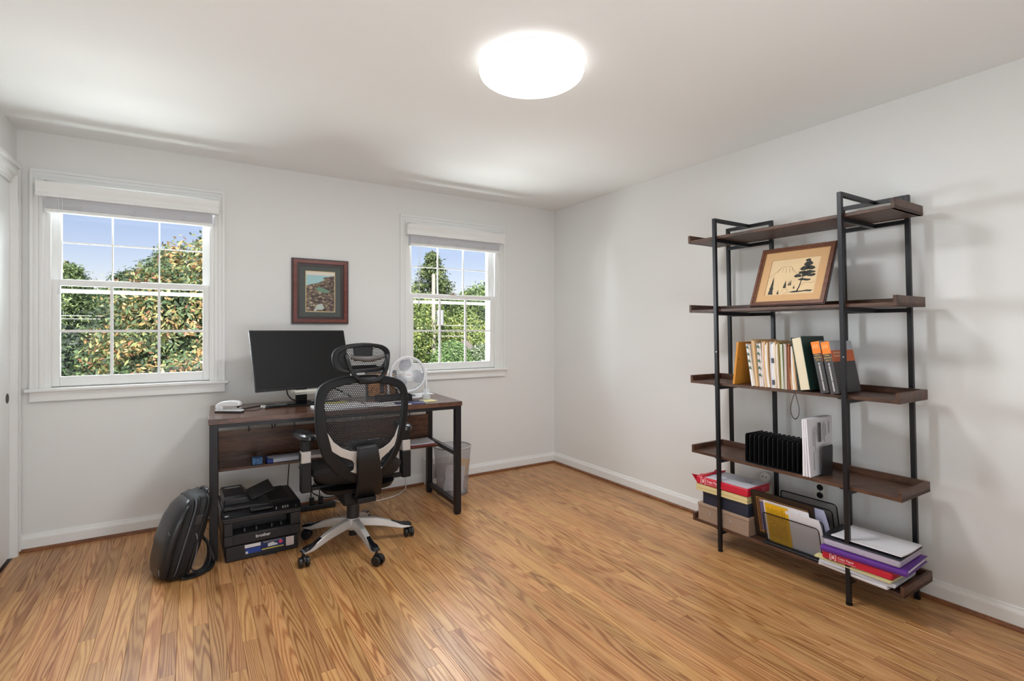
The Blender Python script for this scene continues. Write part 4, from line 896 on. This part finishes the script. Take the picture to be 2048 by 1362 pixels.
for k,(y,lb) in enumerate(((1.316,'left of two matching charcoal and orange paperback volumes'),(1.270,'right of two matching charcoal and orange paperbacks, cover showing'))):
    w_=.039; h_=.252
    t=book('paperback_book',lb,y,w_,h_,.215,rad(11),DG,False,'matching paperback volumes on the middle shelf')
    q=B(); q.box(-.0006,.0,-w_+.0,0,h_*.765,h_); sp_=q.build('spine_band',OR,t)
    for i in range(3): q=B(); q.box(-.0010,-.0006,-w_*.72+i*.009,-w_*.72+.0025+i*.009,h_*.87,h_*.94); q.build('spine_mark',rgb('sp_pale',250,214,150,.5),sp_)
    YL=rgb('sp_gold',214,170,90,.5)
    for i,s_ in enumerate(('FIFTH','EDITION','VOL. %s'%('I' if k==0 else 'II'))): text(s_,.0085,YL,t,(-.0006,-w_/2,h_*.735-.012*i),(PI/2,0,-PI/2),'spine_lettering',bold=True)
    q=B(); z=h_*.585
    rr=random.Random(4)
    while z>h_*.05:
        l=rr.uniform(.003,.0055); q.box(-.0007,-.0001,-w_/2-.003,-w_/2+.003,z-l,z); z-=l+rr.choice([.0012,.0012,.0012,.004])
    o=q.build('spine_title',rgb('sp_white',214,212,210,.5),t); o['kind']='stuff'
    q=B(); q.box(0,.215,-w_-.0006,-w_,h_*.82,h_); q.build('cover_top',GY,t)
    q=B(); q.box(0,.215,-w_-.0006,-w_,h_*.60,h_*.82); cb_=q.build('cover_band',ORD,t)
    for i,(a,l) in enumerate(((.02,.10),(.02,.085))): q=B(); q.box(a,a+l,-w_-.0010,-w_-.0006,h_*(.755-.06*i),h_*(.775-.06*i)+.003); q.build('cover_line',rgb('cv_line',226,170,140,.5),cb_)
q=B(); q.tube([(.0+.011*math.sin(a)*.9*(1-math.cos(a))*.9,0,-.030+.028*math.cos(a)) for a in [2*PI*i/28 for i in range(28)]],.0011,5,True)
q=B(); lp=[(0,0,0),(.010,.0,-.018),(.016,.001,-.036),(.011,.001,-.050),(0,0,-.056),(-.011,0,-.050),(-.015,.0,-.036),(-.008,0,-.018),(0,0,-.001)]
q.tube([(a[1],a[0],a[2]) for a in [(p.x,p.y,p.z) for p in spline(lp,5)]],.0011,5); q.cyl((0,0,-.001),(0,0,.003),.003,n=8)
q.v=[(a,b_*1.5,c_*2.55) for a,b_,c_ in q.v]
tag(q.build('hanging_loop',CABLE,None,loc=(2.70,1.497,Z3-.0175)),'thin black cord loop hanging under the middle shelf','cord')

# ------------------------------------------------------------------ fourth shelf: file sorter, documents, bookend
Z4=.5475
t=thing('file_sorter','empty black metal sorter with a row of upright dividers','file sorter',(2.625,1.575,Z4))
n=13; y1=.158; y0=-.158
B().box(0,.175,y0,y1,0,.003).build('base_tray',BMET,t)
dv=B(); dv.prism(rrect(0,.172,.003,.158,.012,3),-.0012,.0012,'y'); d0=None
for k in range(n):
    y=y1-(y1-y0)*k/(n-1)
    if d0 is None: d0=dv.build('divider',rgb('sorter_black',26,27,30,.4),t,smooth=False); o=d0
    else: o=d0.copy(); C.objects.link(o); o.parent=t
    o.location=(0,y,0)
t=thing('document_stack','upright stack of printed white documents between sorter and bookend','documents',(2.612,1.405,Z4),rot=(rad(-2),0,rad(2)))
for k in range(6):
    q=B(); w_=.0055; vs=[]; nn=8
    for j in range(nn+1):
        for i in range(5):
            x=.235*i/4+R.uniform(-.0008,.0008)-.004*(k%2); z=.285*j/nn
            for yy in(-w_*k,-w_*k-w_*.9): vs.append((x,yy+.006*math.sin(x*14+k*.3)*(j/nn)-(.010*(1-j/nn)**2)*(k-2.5)/6*((4-i)/4),z-.0*i))
    fs=[]
    def I(j,i,s): return (j*5+i)*2+s
    for j in range(nn):
        for i in range(4): fs+=[(I(j,i,0),I(j,i+1,0),I(j+1,i+1,0),I(j+1,i,0)),(I(j,i,1),I(j+1,i,1),I(j+1,i+1,1),I(j,i+1,1))]
        fs+=[(I(j,0,0),I(j+1,0,0),I(j+1,0,1),I(j,0,1)),(I(j,4,0),I(j,4,1),I(j+1,4,1),I(j+1,4,0))]
    for i in range(4): fs+=[(I(nn,i,0),I(nn,i+1,0),I(nn,i+1,1),I(nn,i,1)),(I(0,i,0),I(0,i,1),I(0,i+1,1),I(0,i+1,0))]
    q.add(vs,fs); last=q.build('document',PAP,t,smooth=False)
q=B()
for (x0,z0,z1,wd) in((.03,.15,.24,.004),(.045,.12,.25,.004),(.125,.17,.255,.004),(.14,.16,.26,.004),(.155,.19,.25,.004),(.175,.03,.10,.004),(.19,.20,.26,.005),(.03,.03,.12,.004),(.06,.20,.24,.003)): q.box(x0,x0+wd,-.0405,-.0400,z0,z1)
o=q.build('printed_columns',rgb('print_grey',140,138,144,.8),t); o['kind']='stuff'
q=B(); q.box(.082,.108,-.0408,-.0402,.165,.262); q.build('printed_photo',mat('print_photo',s2l((92,92,92)),.7,var=.75,vscale=90),t)
t=thing('bookend','black metal bookend holding up the printed documents','bookend',(2.66,1.352,Z4),rad(2))
q=B(); q.prism(rrect(.025,.135,.0,.148,.010,3),-.0012,.0012,'y'); q.box(.025,.135,.0,.05,0,.0012); q.build('plate',rgb('bookend_black',40,40,43,.4),t)

# ------------------------------------------------------------------ bottom shelf
Z5=.1345
t=thing('drawer_box','tan fabric box with two metal clasps, lowest of the left pile','box',(2.618,1.874,Z5))
TAN=rgb('box_tan',158,134,116,.6,bump=.1,bscale=400)
B().box(0,.245,-.166,.166,0,.086).build('box_body',TAN,t,bevel=.002); B().box(-.003,.248,-.169,.169,.086,.104).build('lid',rgb('box_tan2',168,142,122,.6),t,bevel=.002)
for y in(.08,-.055):
    q=B(); q.prism([(y-.010,.062),(y-.004,.052),(y-.010,.040),(y-.004,.040),(y,.047),(y+.004,.040),(y+.010,.040),(y+.004,.052),(y+.010,.062),(y+.004,.062),(y,.056),(y-.004,.062)],-.003,0,'x'); q.build('clasp',rgb('clasp_silver',196,192,190,.3,metal=.6),t)
t=thing('storage_box','dark navy box on the tan box in the left pile','box',(2.622,1.862,Z5+.1045),rad(-1))
B().box(0,.225,-.150,.150,0,.056).build('box_body',rgb('navy',36,42,60,.5),t,bevel=.003); B().box(-.001,.226,-.151,.151,.056,.076).build('lid',rgb('navy2',40,47,66,.5),t,bevel=.003)
t=thing('paper_ream','unwrapped ream of pale yellow paper between navy box and red pack','paper',(2.608,1.878,Z5+.181),rad(1.5))
YP=rgb('yellow_paper',226,206,150,.8)
for k in range(6): q=B(); s_=R.uniform(-.002,.002); q.box(s_,.22+s_,-.165+s_*2,.165+s_*2,.0062*k,.0062*k+.0058); q.build('sheaf',YP,t,smooth=False)
RED=rgb('ream_red',206,34,58,.4,bump=.4,bscale=18); RWH=rgb('ream_white',226,224,232,.45); RIN_=rgb('ream_ink',160,160,180,.6)
def ream(label,loc,rz,L_,W_,H_,torn):
    t=thing('copy_paper_pack',label,'paper pack',loc,rz,group='packs of copy paper')
    q=B(); n=7; 
    q.box(0,W_,-L_/2,L_/2,0,H_); q.build('wrapper',RED,t,bevel=.007,seg=2)
    q=B(); q.box(.010,W_-.010,-L_/2+.006,L_/2-.045,H_,H_+.0006); tp=q.build('top_label',RWH,t)
    if torn:
        for (x0,y0,w_,l_) in((.05,.02,.004,.09),(.065,.015,.003,.07),(.08,.04,.003,.05),(.10,-.10,.006,.05),(.12,-.12,.012,.04),(.15,-.11,.006,.06),(.09,-.09,.002,.12)): q=B(); q.box(x0,x0+w_,y0,y0+l_,H_+.0007,H_+.001); q.build('label_line',RIN_,tp)
        q=B(); vs=[]; rr=random.Random(2)
        for i in range(9):
            x=W_*i/8
            vs+=[(x,L_/2-.006,H_*.15),(x,L_/2-.006,H_),(x,L_/2+rr.uniform(.006,.034)-.02*(i>1),H_*.75+rr.uniform(-.006,.016))]
        fs=[]
        for i in range(8): fs+=[(i*3,i*3+3,i*3+5,i*3+2),(i*3+2,i*3+5,i*3+4,i*3+1)]
        q.add(vs,fs); q.build('torn_flap',RED,t,smooth=False)
        q=B(); q.tube([(x*W_/6,L_/2-.045+rr.uniform(-.006,.006),H_+.004+rr.uniform(0,.004)) for x in range(7)],[.004,.007,.006,.008,.006,.007,.004],8); q.build('folded_edge',RED,t)
    lw_=rgb('ream_letter',246,214,216,.5); yy=L_/2-.05
    # bracket emblem, title and small line on the long side facing the room
    e=B(); s_=H_*.36; cz=H_*.5
    for (a,b_) in (((-1,-1),(-1,1)),((1,-1),(1,1))): e.box(-.001,0,yy+a[0]*s_-.0015,yy+a[0]*s_+.0015,cz-s_,cz+s_)
    for sz in(-1,1):
        for sy in(-1,1): e.box(-.001,0,yy+sy*s_-(0 if sy<0 else s_*.55),yy+sy*s_+(s_*.55 if sy<0 else 0),cz+sz*s_-.0015,cz+sz*s_+.0015)
    for k in(-1,0,1): e.box(-.001,0,yy-s_*.5,yy+s_*.5,cz+k*s_*.42-.002,cz+k*s_*.42+.002)
    o=e.build('emblem',lw_,t); o['kind']='stuff'
    text('Copy Paper',H_*.40,lw_,t,(-.0006,yy-s_-.008,H_*.60),(PI/2,0,-PI/2),'pack_lettering',align='LEFT',bold=True)
    text('Multipurpose for everyday printing',H_*.15,lw_,t,(-.0006,yy-s_-.008,H_*.26),(PI/2,0,-PI/2),'pack_small_lettering',align='LEFT')
    q=B()
    for k in range(3): q.box(W_*.62,W_*.62+.05-.01*k,-L_/2-.0006,-L_/2,H_*.62-H_*.18*k,H_*.68-H_*.18*k)
    if torn: o=q.build('end_lettering',rgb('ream_end',224,130,146,.5),t); o['kind']='stuff'
    return t
ream('red and white copy paper pack, torn open, topping the left pile',(2.606,1.877,Z5+.2195),rad(1),.335,.222,.046,True)
# slanted wire mesh organizer
t=thing('wire_organizer','black wire mesh file organizer with slanted slots on the bottom shelf','file organizer',(2.640,1.475,Z5))
OMS=meshcloth('organizer_mesh',(.03,.03,.033),.0012,.0016,.76,'YZ')
B().box(-.012,.215,-.158,.150,.004,.010).build('base',BMET,t,bevel=.002)
q=B(); q.cyl((-.014,-.160,.006),(-.014,.152,.006),.006,n=10); q.build('front_bar',BMET,t)
for k in range(5):
    xb=.004+.047*k; h=.165+.022*k; tl=-.045-.004*k
    fx=lambda x,y,z,xb=xb,h=h,tl=tl:(xb+tl*z/h,y,z+.008)
    q=B(); P=[(y,z) for y,z in rrect(-.148,.142,0,h,.016,4)]
    q.tube([(0,y,z) for y,z in P],.0032,6,True); q.map(fx); f_=q.build('wire_frame',BMET,t)
    q=B(); q.quad((0,-.147,.002),(0,.141,.002),(0,.141,h-.002),(0,-.147,h-.002)); q.map(fx); q.build('mesh_panel',OMS,f_)
def slant(b,xb,tl,h): return b.map(lambda x,y,z:(xb+x+tl*z/h,y,z))
t=thing('certificate_frame','dark wood picture frame with a gold lip slotted into the wire organizer','picture frame',(2.694,1.535,Z5+.0105),rot=(rad(12),0,rad(-90)))
DWD=wood('dark_walnut',s2l((28,21,17)),s2l((54,39,29)),0,3,rough=.4)
slabframe(t,.335,.262,.03,[(0,.030,.014,DWD),(.028,.033,.016,rgb('gold_lip2',140,98,60,.4)),(.036,.040,.013,rgb('gold_lip2',140,98,60,.4))],None)
q=B(); q.box(-.14,.14,-.005,-.002,.03,.235); q.build('inner_sheet',rgb('cert_paper',232,208,186,.8),t)
q=B(); q.box(-.128,.0,-.0062,-.005,.04,.205); q.build('purple_print',rgb('cert_purple',112,104,140,.7),t)
def upright(name,label,y0,y1,h,x,m,tl=-.05,cat='paper',curl=0,th=.001,z0=.0105,marks=None):
    q=B(); n=8; vs=[]
    for j in range(n+1):
        for i in range(n+1):
            f=i/n; g_=j/n; yy=y0+(y1-y0)*f
            for s_ in(0,th): vs.append((tl*g_+s_-curl*0*f,yy-curl*f*f*math.sin(PI*g_),h*g_))
    fs=[]
    def I(j,i,s): return (j*(n+1)+i)*2+s
    for j in range(n):
        for i in range(n): fs+=[(I(j,i,0),I(j+1,i,0),I(j+1,i+1,0),I(j,i+1,0)),(I(j,i,1),I(j,i+1,1),I(j+1,i+1,1),I(j+1,i,1))]
        fs+=[(I(j,0,0),I(j,0,1),I(j+1,0,1),I(j+1,0,0)),(I(j,n,0),I(j+1,n,0),I(j+1,n,1),I(j,n,1))]
    for i in range(n): fs+=[(I(n,i,0),I(n,i,1),I(n,i+1,1),I(n,i+1,0)),(I(0,i,0),I(0,i+1,0),I(0,i+1,1),I(0,i,1))]
    q.add(vs,fs); o=q.build(name,m,None,loc=(x,0,Z5+z0),smooth=False); tag(o,label,cat)
    if marks:
        q=B(); rr=random.Random(3)
        for k in range(marks[0]):
            yy=y0+(y1-y0)*(.10+.80*k/marks[0]); a=rr.uniform(.45,.6); c=rr.uniform(.85,.93)
            for s0,s1 in((.12,a),(a+.03,c)): q.add([(tl*s0-.0007,yy,h*s0),(tl*s0-.0007,yy-.0022,h*s0),(tl*s1-.0007,yy-.0022,h*s1),(tl*s1-.0007,yy,h*s1)],[(0,1,2,3)])
        o2=q.build('printed_lines',marks[1],o); o2['kind']='stuff'
    return o
upright('white_form','white printed form behind the yellow sheet in the wire organizer',1.625,1.385,.222,2.668,PAP,curl=.006,marks=(9,rgb('form_ink',150,150,168,.8)))
upright('yellow_form','yellow printed sheet standing in the front slot of the wire organizer',1.610,1.485,.214,2.658,rgb('yellow_form',240,186,24,.6),marks=(11,rgb('form_ink2',150,106,30,.8)))
upright('white_papers','thick white papers curling at the right of the front organizer slot',1.50,1.332,.200,2.661,PAP,curl=.012,th=.006)
upright('lavender_paper','pale lavender sheet bent in the second organizer slot',1.40,1.342,.235,2.715,rgb('lavender',196,196,224,.8),curl=.022,tl=-.035)
# right hand pile
def pile(name,label,cat,z,h,y0,y1,x0,x1,rz,m,bev=0,layers=1,rag=.0,group=None):
    cx,cy=(x0+x1)/2,(y0+y1)/2
    t=thing(name,label,cat,(cx,cy,z),rz,group)
    for k in range(layers):
        s1,s2=(R.uniform(-rag,rag),R.uniform(-rag,rag)) if rag else (0,0)
        q=B(); q.box(x0-cx+s1,x1-cx+s1,y0-cy+s2,y1-cy+s2,h*k/layers,h*(k+1)/layers-(.0006 if layers>1 else 0)); q.build('sheaf' if layers>1 else 'body',m,t,bevel=bev)
    return t
z=Z5
pile('paper_pile','lowest ragged white papers of the right pile on the bottom shelf','papers',z,.018,1.030,1.325,2.605,2.83,rad(-2),PAP,layers=4,rag=.006); z+=.0185
pile('magazine_pile','glossy magazines above the lowest papers of the right pile','magazines',z,.016,1.012,1.328,2.600,2.82,rad(1.5),rgb('magazine',216,218,228,.35),layers=3,rag=.006); z+=.0165
pile('flyer_pile','yellowish green flyers under the red pack in the right pile','papers',z,.013,1.020,1.345,2.598,2.82,rad(-1),rgb('flyer',222,214,160,.7),layers=3,rag=.006); z+=.0135
ream('red copy paper pack lying under the purple binder',(2.592,1.160,z),rad(2),.290,.225,.036,False); z+=.0375
t=thing('binder','purple plastic binder in the right pile on the bottom shelf','binder',(2.715,1.145,z),rad(4))
q=B(); q.prism([(-.135,.010),(-.132,.002),(-.120,0),(.13,0),(.13,.003),(-.118,.004),(-.118,.024),(.13,.024),(.13,.027),(-.120,.027),(-.132,.024),(-.135,.016)],-.178,.168,'y'); q.build('cover',rgb('binder_purple',96,44,140,.35),t,bevel=.001)
B().box(-.112,.120,-.170,.155,.0045,.0235).build('page_block',PAP,t); z+=.0275
t=thing('document_case','clear document case with a dark rim holding papers, near top of the right pile','document case',(2.718,1.152,z),rad(2))
B().box(-.125,.115,-.162,.152,0,.034).build('case_body',rgb('case_clear',186,176,196,.25),t,bevel=.008)
B().box(-.128,.118,-.166,.156,.034,.039).build('case_rim',rgb('case_rim',36,36,44,.4),t,bevel=.002); z+=.0395
sheet('loose_papers','loose white sheets with curled corners on top of the dark rimmed case',.215,.285,.006,(2.715,1.130,z),rad(1),PAP,bend=.006,cat='papers')
o=sheet('dark_folder','thin black folder under the loose sheets on top of the right pile',.21,.27,.002,(2.728,1.185,z),rad(3),rgb('folder_black',30,30,34,.5),cat='folder')
[ob for ob in C.objects if ob.name.startswith('loose_papers')][0].location.z=z+.0025

# ------------------------------------------------------------------ outlets on the right wall
OUT=rgb('outlet_white',226,222,214,.4)
t=thing('wall_outlet','white wall outlet with a round cream adapter, behind the shelving unit','outlet',(XR,1.835,.335))
q=B(); q.box(-.006,0,-.036,.036,-.058,.058); q.build('cover_plate',OUT,t,bevel=.003)
q=B(); q.cyl((-.034,0,.045),(-.006,0,.045),.034,n=32); a_=q.build('round_adapter',OUT,t,bevel=.004)
for y in(-.011,.011): q=B(); q.cyl((-.0346,y,.05),(-.034,y,.05),.004,n=12); q.build('socket_hole',BPL,a_)
t=thing('wall_outlet','white wall outlet with two black sockets, right of the one with an adapter','outlet',(XR,1.522,.375))
q=B(); q.box(-.006,0,-.040,.040,-.065,.065); q.build('cover_plate',OUT,t,bevel=.003)
for z_ in(-.022,.022): q=B(); q.cyl((-.010,0,z_),(-.006,0,z_),.017,n=24); q.build('socket',BPL,t,bevel=.001)
q=B(); q.cyl((-.0068,0,0),(-.006,0,0),.003,n=8); q.build('screw',SCREW,t)

# ------------------------------------------------------------------ outside
rs=np.random.RandomState(5)
def leaves(name,P,Nrm,size,cols,asp=.45,mt=None,parent=None,jit=.7):
    n=len(P); r=rs.randn(n,3)*jit; nn=Nrm+r; nn/=np.linalg.norm(nn,axis=1)[:,None]
    a=np.cross(nn,rs.randn(n,3)); a/=np.linalg.norm(a,axis=1)[:,None]; b_=np.cross(nn,a)
    s=size*(.6+.8*rs.rand(n))[:,None]
    V=np.stack([P-a*s,P-b_*s*asp,P+a*s,P+b_*s*asp],1).reshape(-1,3)
    me=bpy.data.meshes.new(name); me.vertices.add(4*n); me.vertices.foreach_set('co',V.ravel().astype(np.float32))
    me.loops.add(4*n); me.loops.foreach_set('vertex_index',np.arange(4*n,dtype=np.int32)); me.polygons.add(n)
    me.polygons.foreach_set('loop_start',np.arange(0,4*n,4,dtype=np.int32)); me.polygons.foreach_set('loop_total',np.full(n,4,dtype=np.int32)); me.update(calc_edges=True)
    at=me.attributes.new('col','FLOAT_COLOR','FACE'); c=np.ones((n,4)); c[:,:3]=cols; at.data.foreach_set('color',c.ravel().astype(np.float32))
    me.materials.append(mt); o=bpy.data.objects.new(name,me); C.objects.link(o); o.parent=parent; o['kind']='stuff'; return o
LM=leafmat('leaf')
def pal(n,cl,wts):
    cl=np.array([s2l(c) for c in cl]); k=rs.choice(len(cl),n,p=np.array(wts)/sum(wts)); return .05+cl[k]*(.70+.5*rs.rand(n))[:,None]
def clumps(c,r,nc,nl,cr,surf=.75):
    u=rs.randn(nc,3); u/=np.linalg.norm(u,axis=1)[:,None]; u[:,1]=np.where(rs.rand(nc)<.75,-abs(u[:,1]),u[:,1])
    rr=surf+(1-surf)*rs.rand(nc); cc=np.array(c)+u*np.array(r)*rr[:,None]
    v=rs.randn(nc,nl,3); v/=np.linalg.norm(v,axis=2)[:,:,None]; rad_=rs.rand(nc,nl,1)**.5*cr*(.6+.8*rs.rand(nc,1,1))
    P=cc[:,None,:]+v*rad_; return P.reshape(-1,3),(v*.8+u[:,None,:]).reshape(-1,3),np.repeat(np.arange(nc),nl)
GZ=-3.3
TRK=rgb('bark',92,74,60,.9)
def trunk(t,h,r):
    q=B(); q.tube([(0,0,0),(.05,.03,h*.4),(-.03,.05,h*.8),(0,0,h)],[r,r*.8,r*.5,r*.2],10); q.build('trunk',TRK,t)
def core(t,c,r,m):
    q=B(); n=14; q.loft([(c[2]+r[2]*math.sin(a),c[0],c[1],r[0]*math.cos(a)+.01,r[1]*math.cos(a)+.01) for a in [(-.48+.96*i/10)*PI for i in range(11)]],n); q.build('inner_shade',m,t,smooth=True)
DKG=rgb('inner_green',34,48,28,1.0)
# magnolia close to the left window
t=thing('broadleaf_tree','broad leaved tree with orange backed glossy leaves outside the left window','tree',(.80,10.9,GZ))
c=(.0,.0,2.75); r=(2.55,2.1,3.6)
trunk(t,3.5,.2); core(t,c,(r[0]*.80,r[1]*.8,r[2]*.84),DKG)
P,N_,k=clumps(c,r,2600,34,.24,.84)
base=np.array([s2l(x) for x in((52,78,44),(86,118,58),(150,160,80),(196,150,66),(168,98,44),(214,190,120))])
pc_=rs.choice(3,2600,p=[.42,.33,.25]); cc=[[0,1,1,0,2,1],[1,2,1,0,5,3],[3,4,3,2,1,5]]
ci=np.array([cc[pc_[q]][rs.randint(6)] for q in k]); cols=.05+base[ci]*(.85+.6*rs.rand(len(k)))[:,None]
leaves('foliage',P,N_,.046,cols,.38,LM,t,.9)
def blob_tree(name,label,x,y,zt,rx,col,w_,n=1500,nl=40,cr=.5,size=.11,zc=None,asp=.5):
    t=thing(name,label,'tree',(x,y,GZ)); h=zt-GZ; rz=h*.42; c=(0,0,h-rz)
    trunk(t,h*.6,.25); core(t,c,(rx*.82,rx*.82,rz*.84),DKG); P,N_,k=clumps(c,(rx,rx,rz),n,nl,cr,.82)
    leaves('foliage',P,N_,size*.6,pal(len(P),col,w_),asp,LM,t,.9); return t
def conifer(name,label,x,y,zt,rb,nb=1100,nl=44,sparse=1.0,size=.085,cols=((70,104,58),(104,140,70),(150,176,96),(44,70,44)),zb=0.5):
    t=thing(name,label,'tree',(x,y,GZ)); h=zt-GZ; trunk(t,h,.22)
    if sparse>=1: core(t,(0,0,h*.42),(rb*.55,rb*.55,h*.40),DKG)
    PP=[];NN=[]
    for i in range(nb):
        f=rs.rand()**.8*.98; z=zb+(h-zb)*f; L_=rb*(1-f)**.8*(.75+.5*rs.rand())+.12; a=2*PI*rs.rand(); 
        u=rs.rand(nl)**.6; d=np.array([math.cos(a),math.sin(a)]); sp=.12+.10*L_
        p=np.zeros((nl,3)); p[:,:2]=np.outer(u*L_,d)+rs.randn(nl,2)*sp*(.4+.6*u[:,None]); p[:,2]=z-.32*L_*u**1.5+.18*L_*u+rs.randn(nl)*.07-abs(rs.randn(nl))*.12
        PP.append(p); NN.append(np.tile([d[0]*.5,d[1]*.5,.8],(nl,1)))
    P=np.concatenate(PP);N_=np.concatenate(NN); leaves('foliage',P,N_,size,pal(len(P),cols,(3,4,3,2)),.28,LM,t,.7); return t
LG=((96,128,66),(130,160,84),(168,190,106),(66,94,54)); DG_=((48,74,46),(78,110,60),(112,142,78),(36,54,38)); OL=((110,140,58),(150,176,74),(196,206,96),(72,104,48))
# behind the left window (x/y from -.17 to .03)
conifer('fir_tree','pointed light green fir at the far left seen through the left window',-3.75,24,3.75,2.3,cols=LG)
conifer('spruce_tree','dense spruce rising left of the broad leaved tree',-1.85,22,3.35,2.0,cols=DG_)
blob_tree('leafy_tree','rounded pale green tree filling the dip between the two conifers',-2.6,34,3.4,3.4,LG,(3,4,3,2),cr=.8,size=.16)
conifer('spruce_tree','taller blue green spruce close behind the broad leaved tree',-.9,27,4.9,2.6,cols=((88,120,86),(120,150,104),(150,176,120),(60,86,64)))
blob_tree('leafy_tree','dark green tree low behind the broad leaved tree on its left',-2.2,17.5,1.0,2.8,DG_,(4,3,2,3),cr=.5,size=.11)
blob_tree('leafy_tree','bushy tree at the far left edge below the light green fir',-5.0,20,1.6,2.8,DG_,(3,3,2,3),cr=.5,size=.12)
# behind the right window (x/y from .38 to .58)
conifer('cedar_tree','tall sparse conifer rising behind the utility pole',17.2,40,8.0,3.3,nb=300,nl=60,sparse=.5,size=.15,cols=((88,112,58),(124,148,72),(160,176,96),(60,84,46)),zb=3.0)
blob_tree('leafy_tree','bright green tree left of the utility pole',14.3,38,3.9,3.0,OL,(3,4,3,2),cr=.8,size=.18)
conifer('fir_tree','mid green fir right of the utility pole',19.4,38,4.6,3.2,cols=((92,124,58),(130,160,72),(170,190,96),(60,88,46)),size=.14)
blob_tree('leafy_tree','wide yellow green tree in the middle of the right window',19.6,38,2.3,3.2,OL,(3,4,4,2),cr=.8,size=.16)
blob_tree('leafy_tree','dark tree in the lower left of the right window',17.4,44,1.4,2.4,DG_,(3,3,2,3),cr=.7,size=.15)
blob_tree('leafy_tree','broad green tree at the right of the right window',25.5,45,5.2,4.2,((98,134,60),(132,168,80),(166,192,104),(64,96,50)),(3,4,3,2),cr=1.1,size=.24)
blob_tree('leafy_tree','dark green tree below the broad one at the right edge',21.5,38,2.8,2.8,DG_,(3,4,2,2),cr=.8,size=.18)
blob_tree('leafy_tree','near leafy shrub top at the bottom centre of the right window',18.2,36.8,-.1,2.8,((92,140,60),(132,176,84),(190,212,130),(58,92,46)),(3,4,2,2),cr=.5,size=.13)
blob_tree('leafy_tree','low bush with pale flowers at the bottom right of the right window',20.6,36.8,-.4,2.5,((92,130,66),(140,170,96),(230,232,220),(58,88,50)),(3,4,2,2),cr=.5,size=.13)
blob_tree('leafy_tree','leafy shrub top in front of the pale house, left part',14.45,30.5,.42,1.25,((92,140,60),(132,176,84),(190,212,130),(58,92,46)),(3,4,2,2),cr=.35,size=.12)
blob_tree('leafy_tree','leafy shrub with pale blossoms in front of the pale house, right part',16.55,30.3,.15,1.0,((92,130,66),(140,170,96),(230,232,220),(58,88,50)),(3,4,2,2),cr=.35,size=.12)
for x,y,lb in((-9,52,'distant tree behind the light green fir at the far left'),(-3.2,53,'distant tree in the dip between the conifers of the left window'),(22.5,52,'distant tree behind the utility pole'),(29.2,53,'distant tree behind the right part of the right window')):
    blob_tree('leafy_tree',lb,x,y,R.uniform(3.6,4.4),3.4,((96,126,78),(124,150,94),(150,172,112),(72,98,62)),(3,4,3,2),n=500,nl=34,cr=.8,size=.30)
tag(B().box(-60,90,YB+1.5,140,GZ-.2,GZ).build('lawn',mat('lawn_green',s2l((104,124,66)),.9,var=.2,vscale=.6)),'grassy ground below the trees outside',None,None,'stuff')
# utility pole with transformer and wires
t=thing('utility_pole','weathered wooden utility pole with a grey transformer','utility pole',(15.15,35,GZ))
B().cyl((0,0,0),(0,0,8.7),.19,.13,14).build('pole',rgb('pole_grey',204,194,186,.85),t)
q=B(); q.cyl((.48,-.1,4.95),(.48,-.1,6.05),.26,n=18); q.build('transformer',rgb('transformer',196,196,204,.5),t)
q=B(); q.cyl((.40,-.1,6.05),(.40,-.1,6.32),.06,n=10); q.build('bushing',rgb('bushing',200,196,190,.5),t)
q=B(); q.box(-.1,.4,-.12,-.05,5.3,5.4); q.box(-.1,.4,-.12,-.05,5.75,5.85); q.build('bracket',rgb('bracket_grey',120,120,124,.5),t)
for (za,lb) in ((4.95,'upper wire'),(4.15,'second wire'),(3.35,'third wire'),(2.9,'fourth wire'),(2.15,'lowest wire')):
    q=B(); P=[Vector((x_,35+abs(x_-15.15)*.12,GZ+za+(.0018*(x_-15.15)**2 if abs(x_-15.15)<60 else 0)-.02*abs(x_-15.15))) for x_ in np.linspace(-14,42,30)]
    o0=P[0].copy(); q.tube([p-o0 for p in P],.034,5); tag(q.build('overhead_wire',rgb('wire_pale',214,212,208,.5),None,loc=o0),'%s of the five running past the utility pole'%lb,'wire',group='overhead wires')
for za,lb in((2.24,'highest of the three wires crossing the left window'),(1.66,'middle wire crossing the left window'),(1.59,'lowest wire crossing the left window, close below another')):
    q=B(); q.tube([Vector((2.2*i,.12*i,-.010*i*(8-i)*.4)) for i in range(9)],.010,5); tag(q.build('overhead_wire',rgb('wire_pale',190,186,184,.5),None,loc=(-12.5,14.2,za)),lb,'wire',group='overhead wires')
# neighbour house
t=thing('neighbour_house','pale house with a grey gable roof glimpsed between the trees','house',(17.3,34.2,GZ),rad(-20))
B().box(-1.3,1.3,-1.3,1.3,0,2.5).build('wall',rgb('house_wall',214,204,196,.8),t)
q=B(); q.prism([(-1.6,2.4),(0,3.85),(1.6,2.4)],-1.45,1.45,'y'); q.build('roof',rgb('house_roof',150,140,136,.8),t)
for x in(0,): f_=B().box(x-.4,x+.4,-1.36,-1.3,1.2,2.2).build('window',TRIM,t); B().box(x-.34,x+.34,-1.38,-1.36,1.26,2.14).build('pane',rgb('dark_pane',60,70,80,.2),f_)
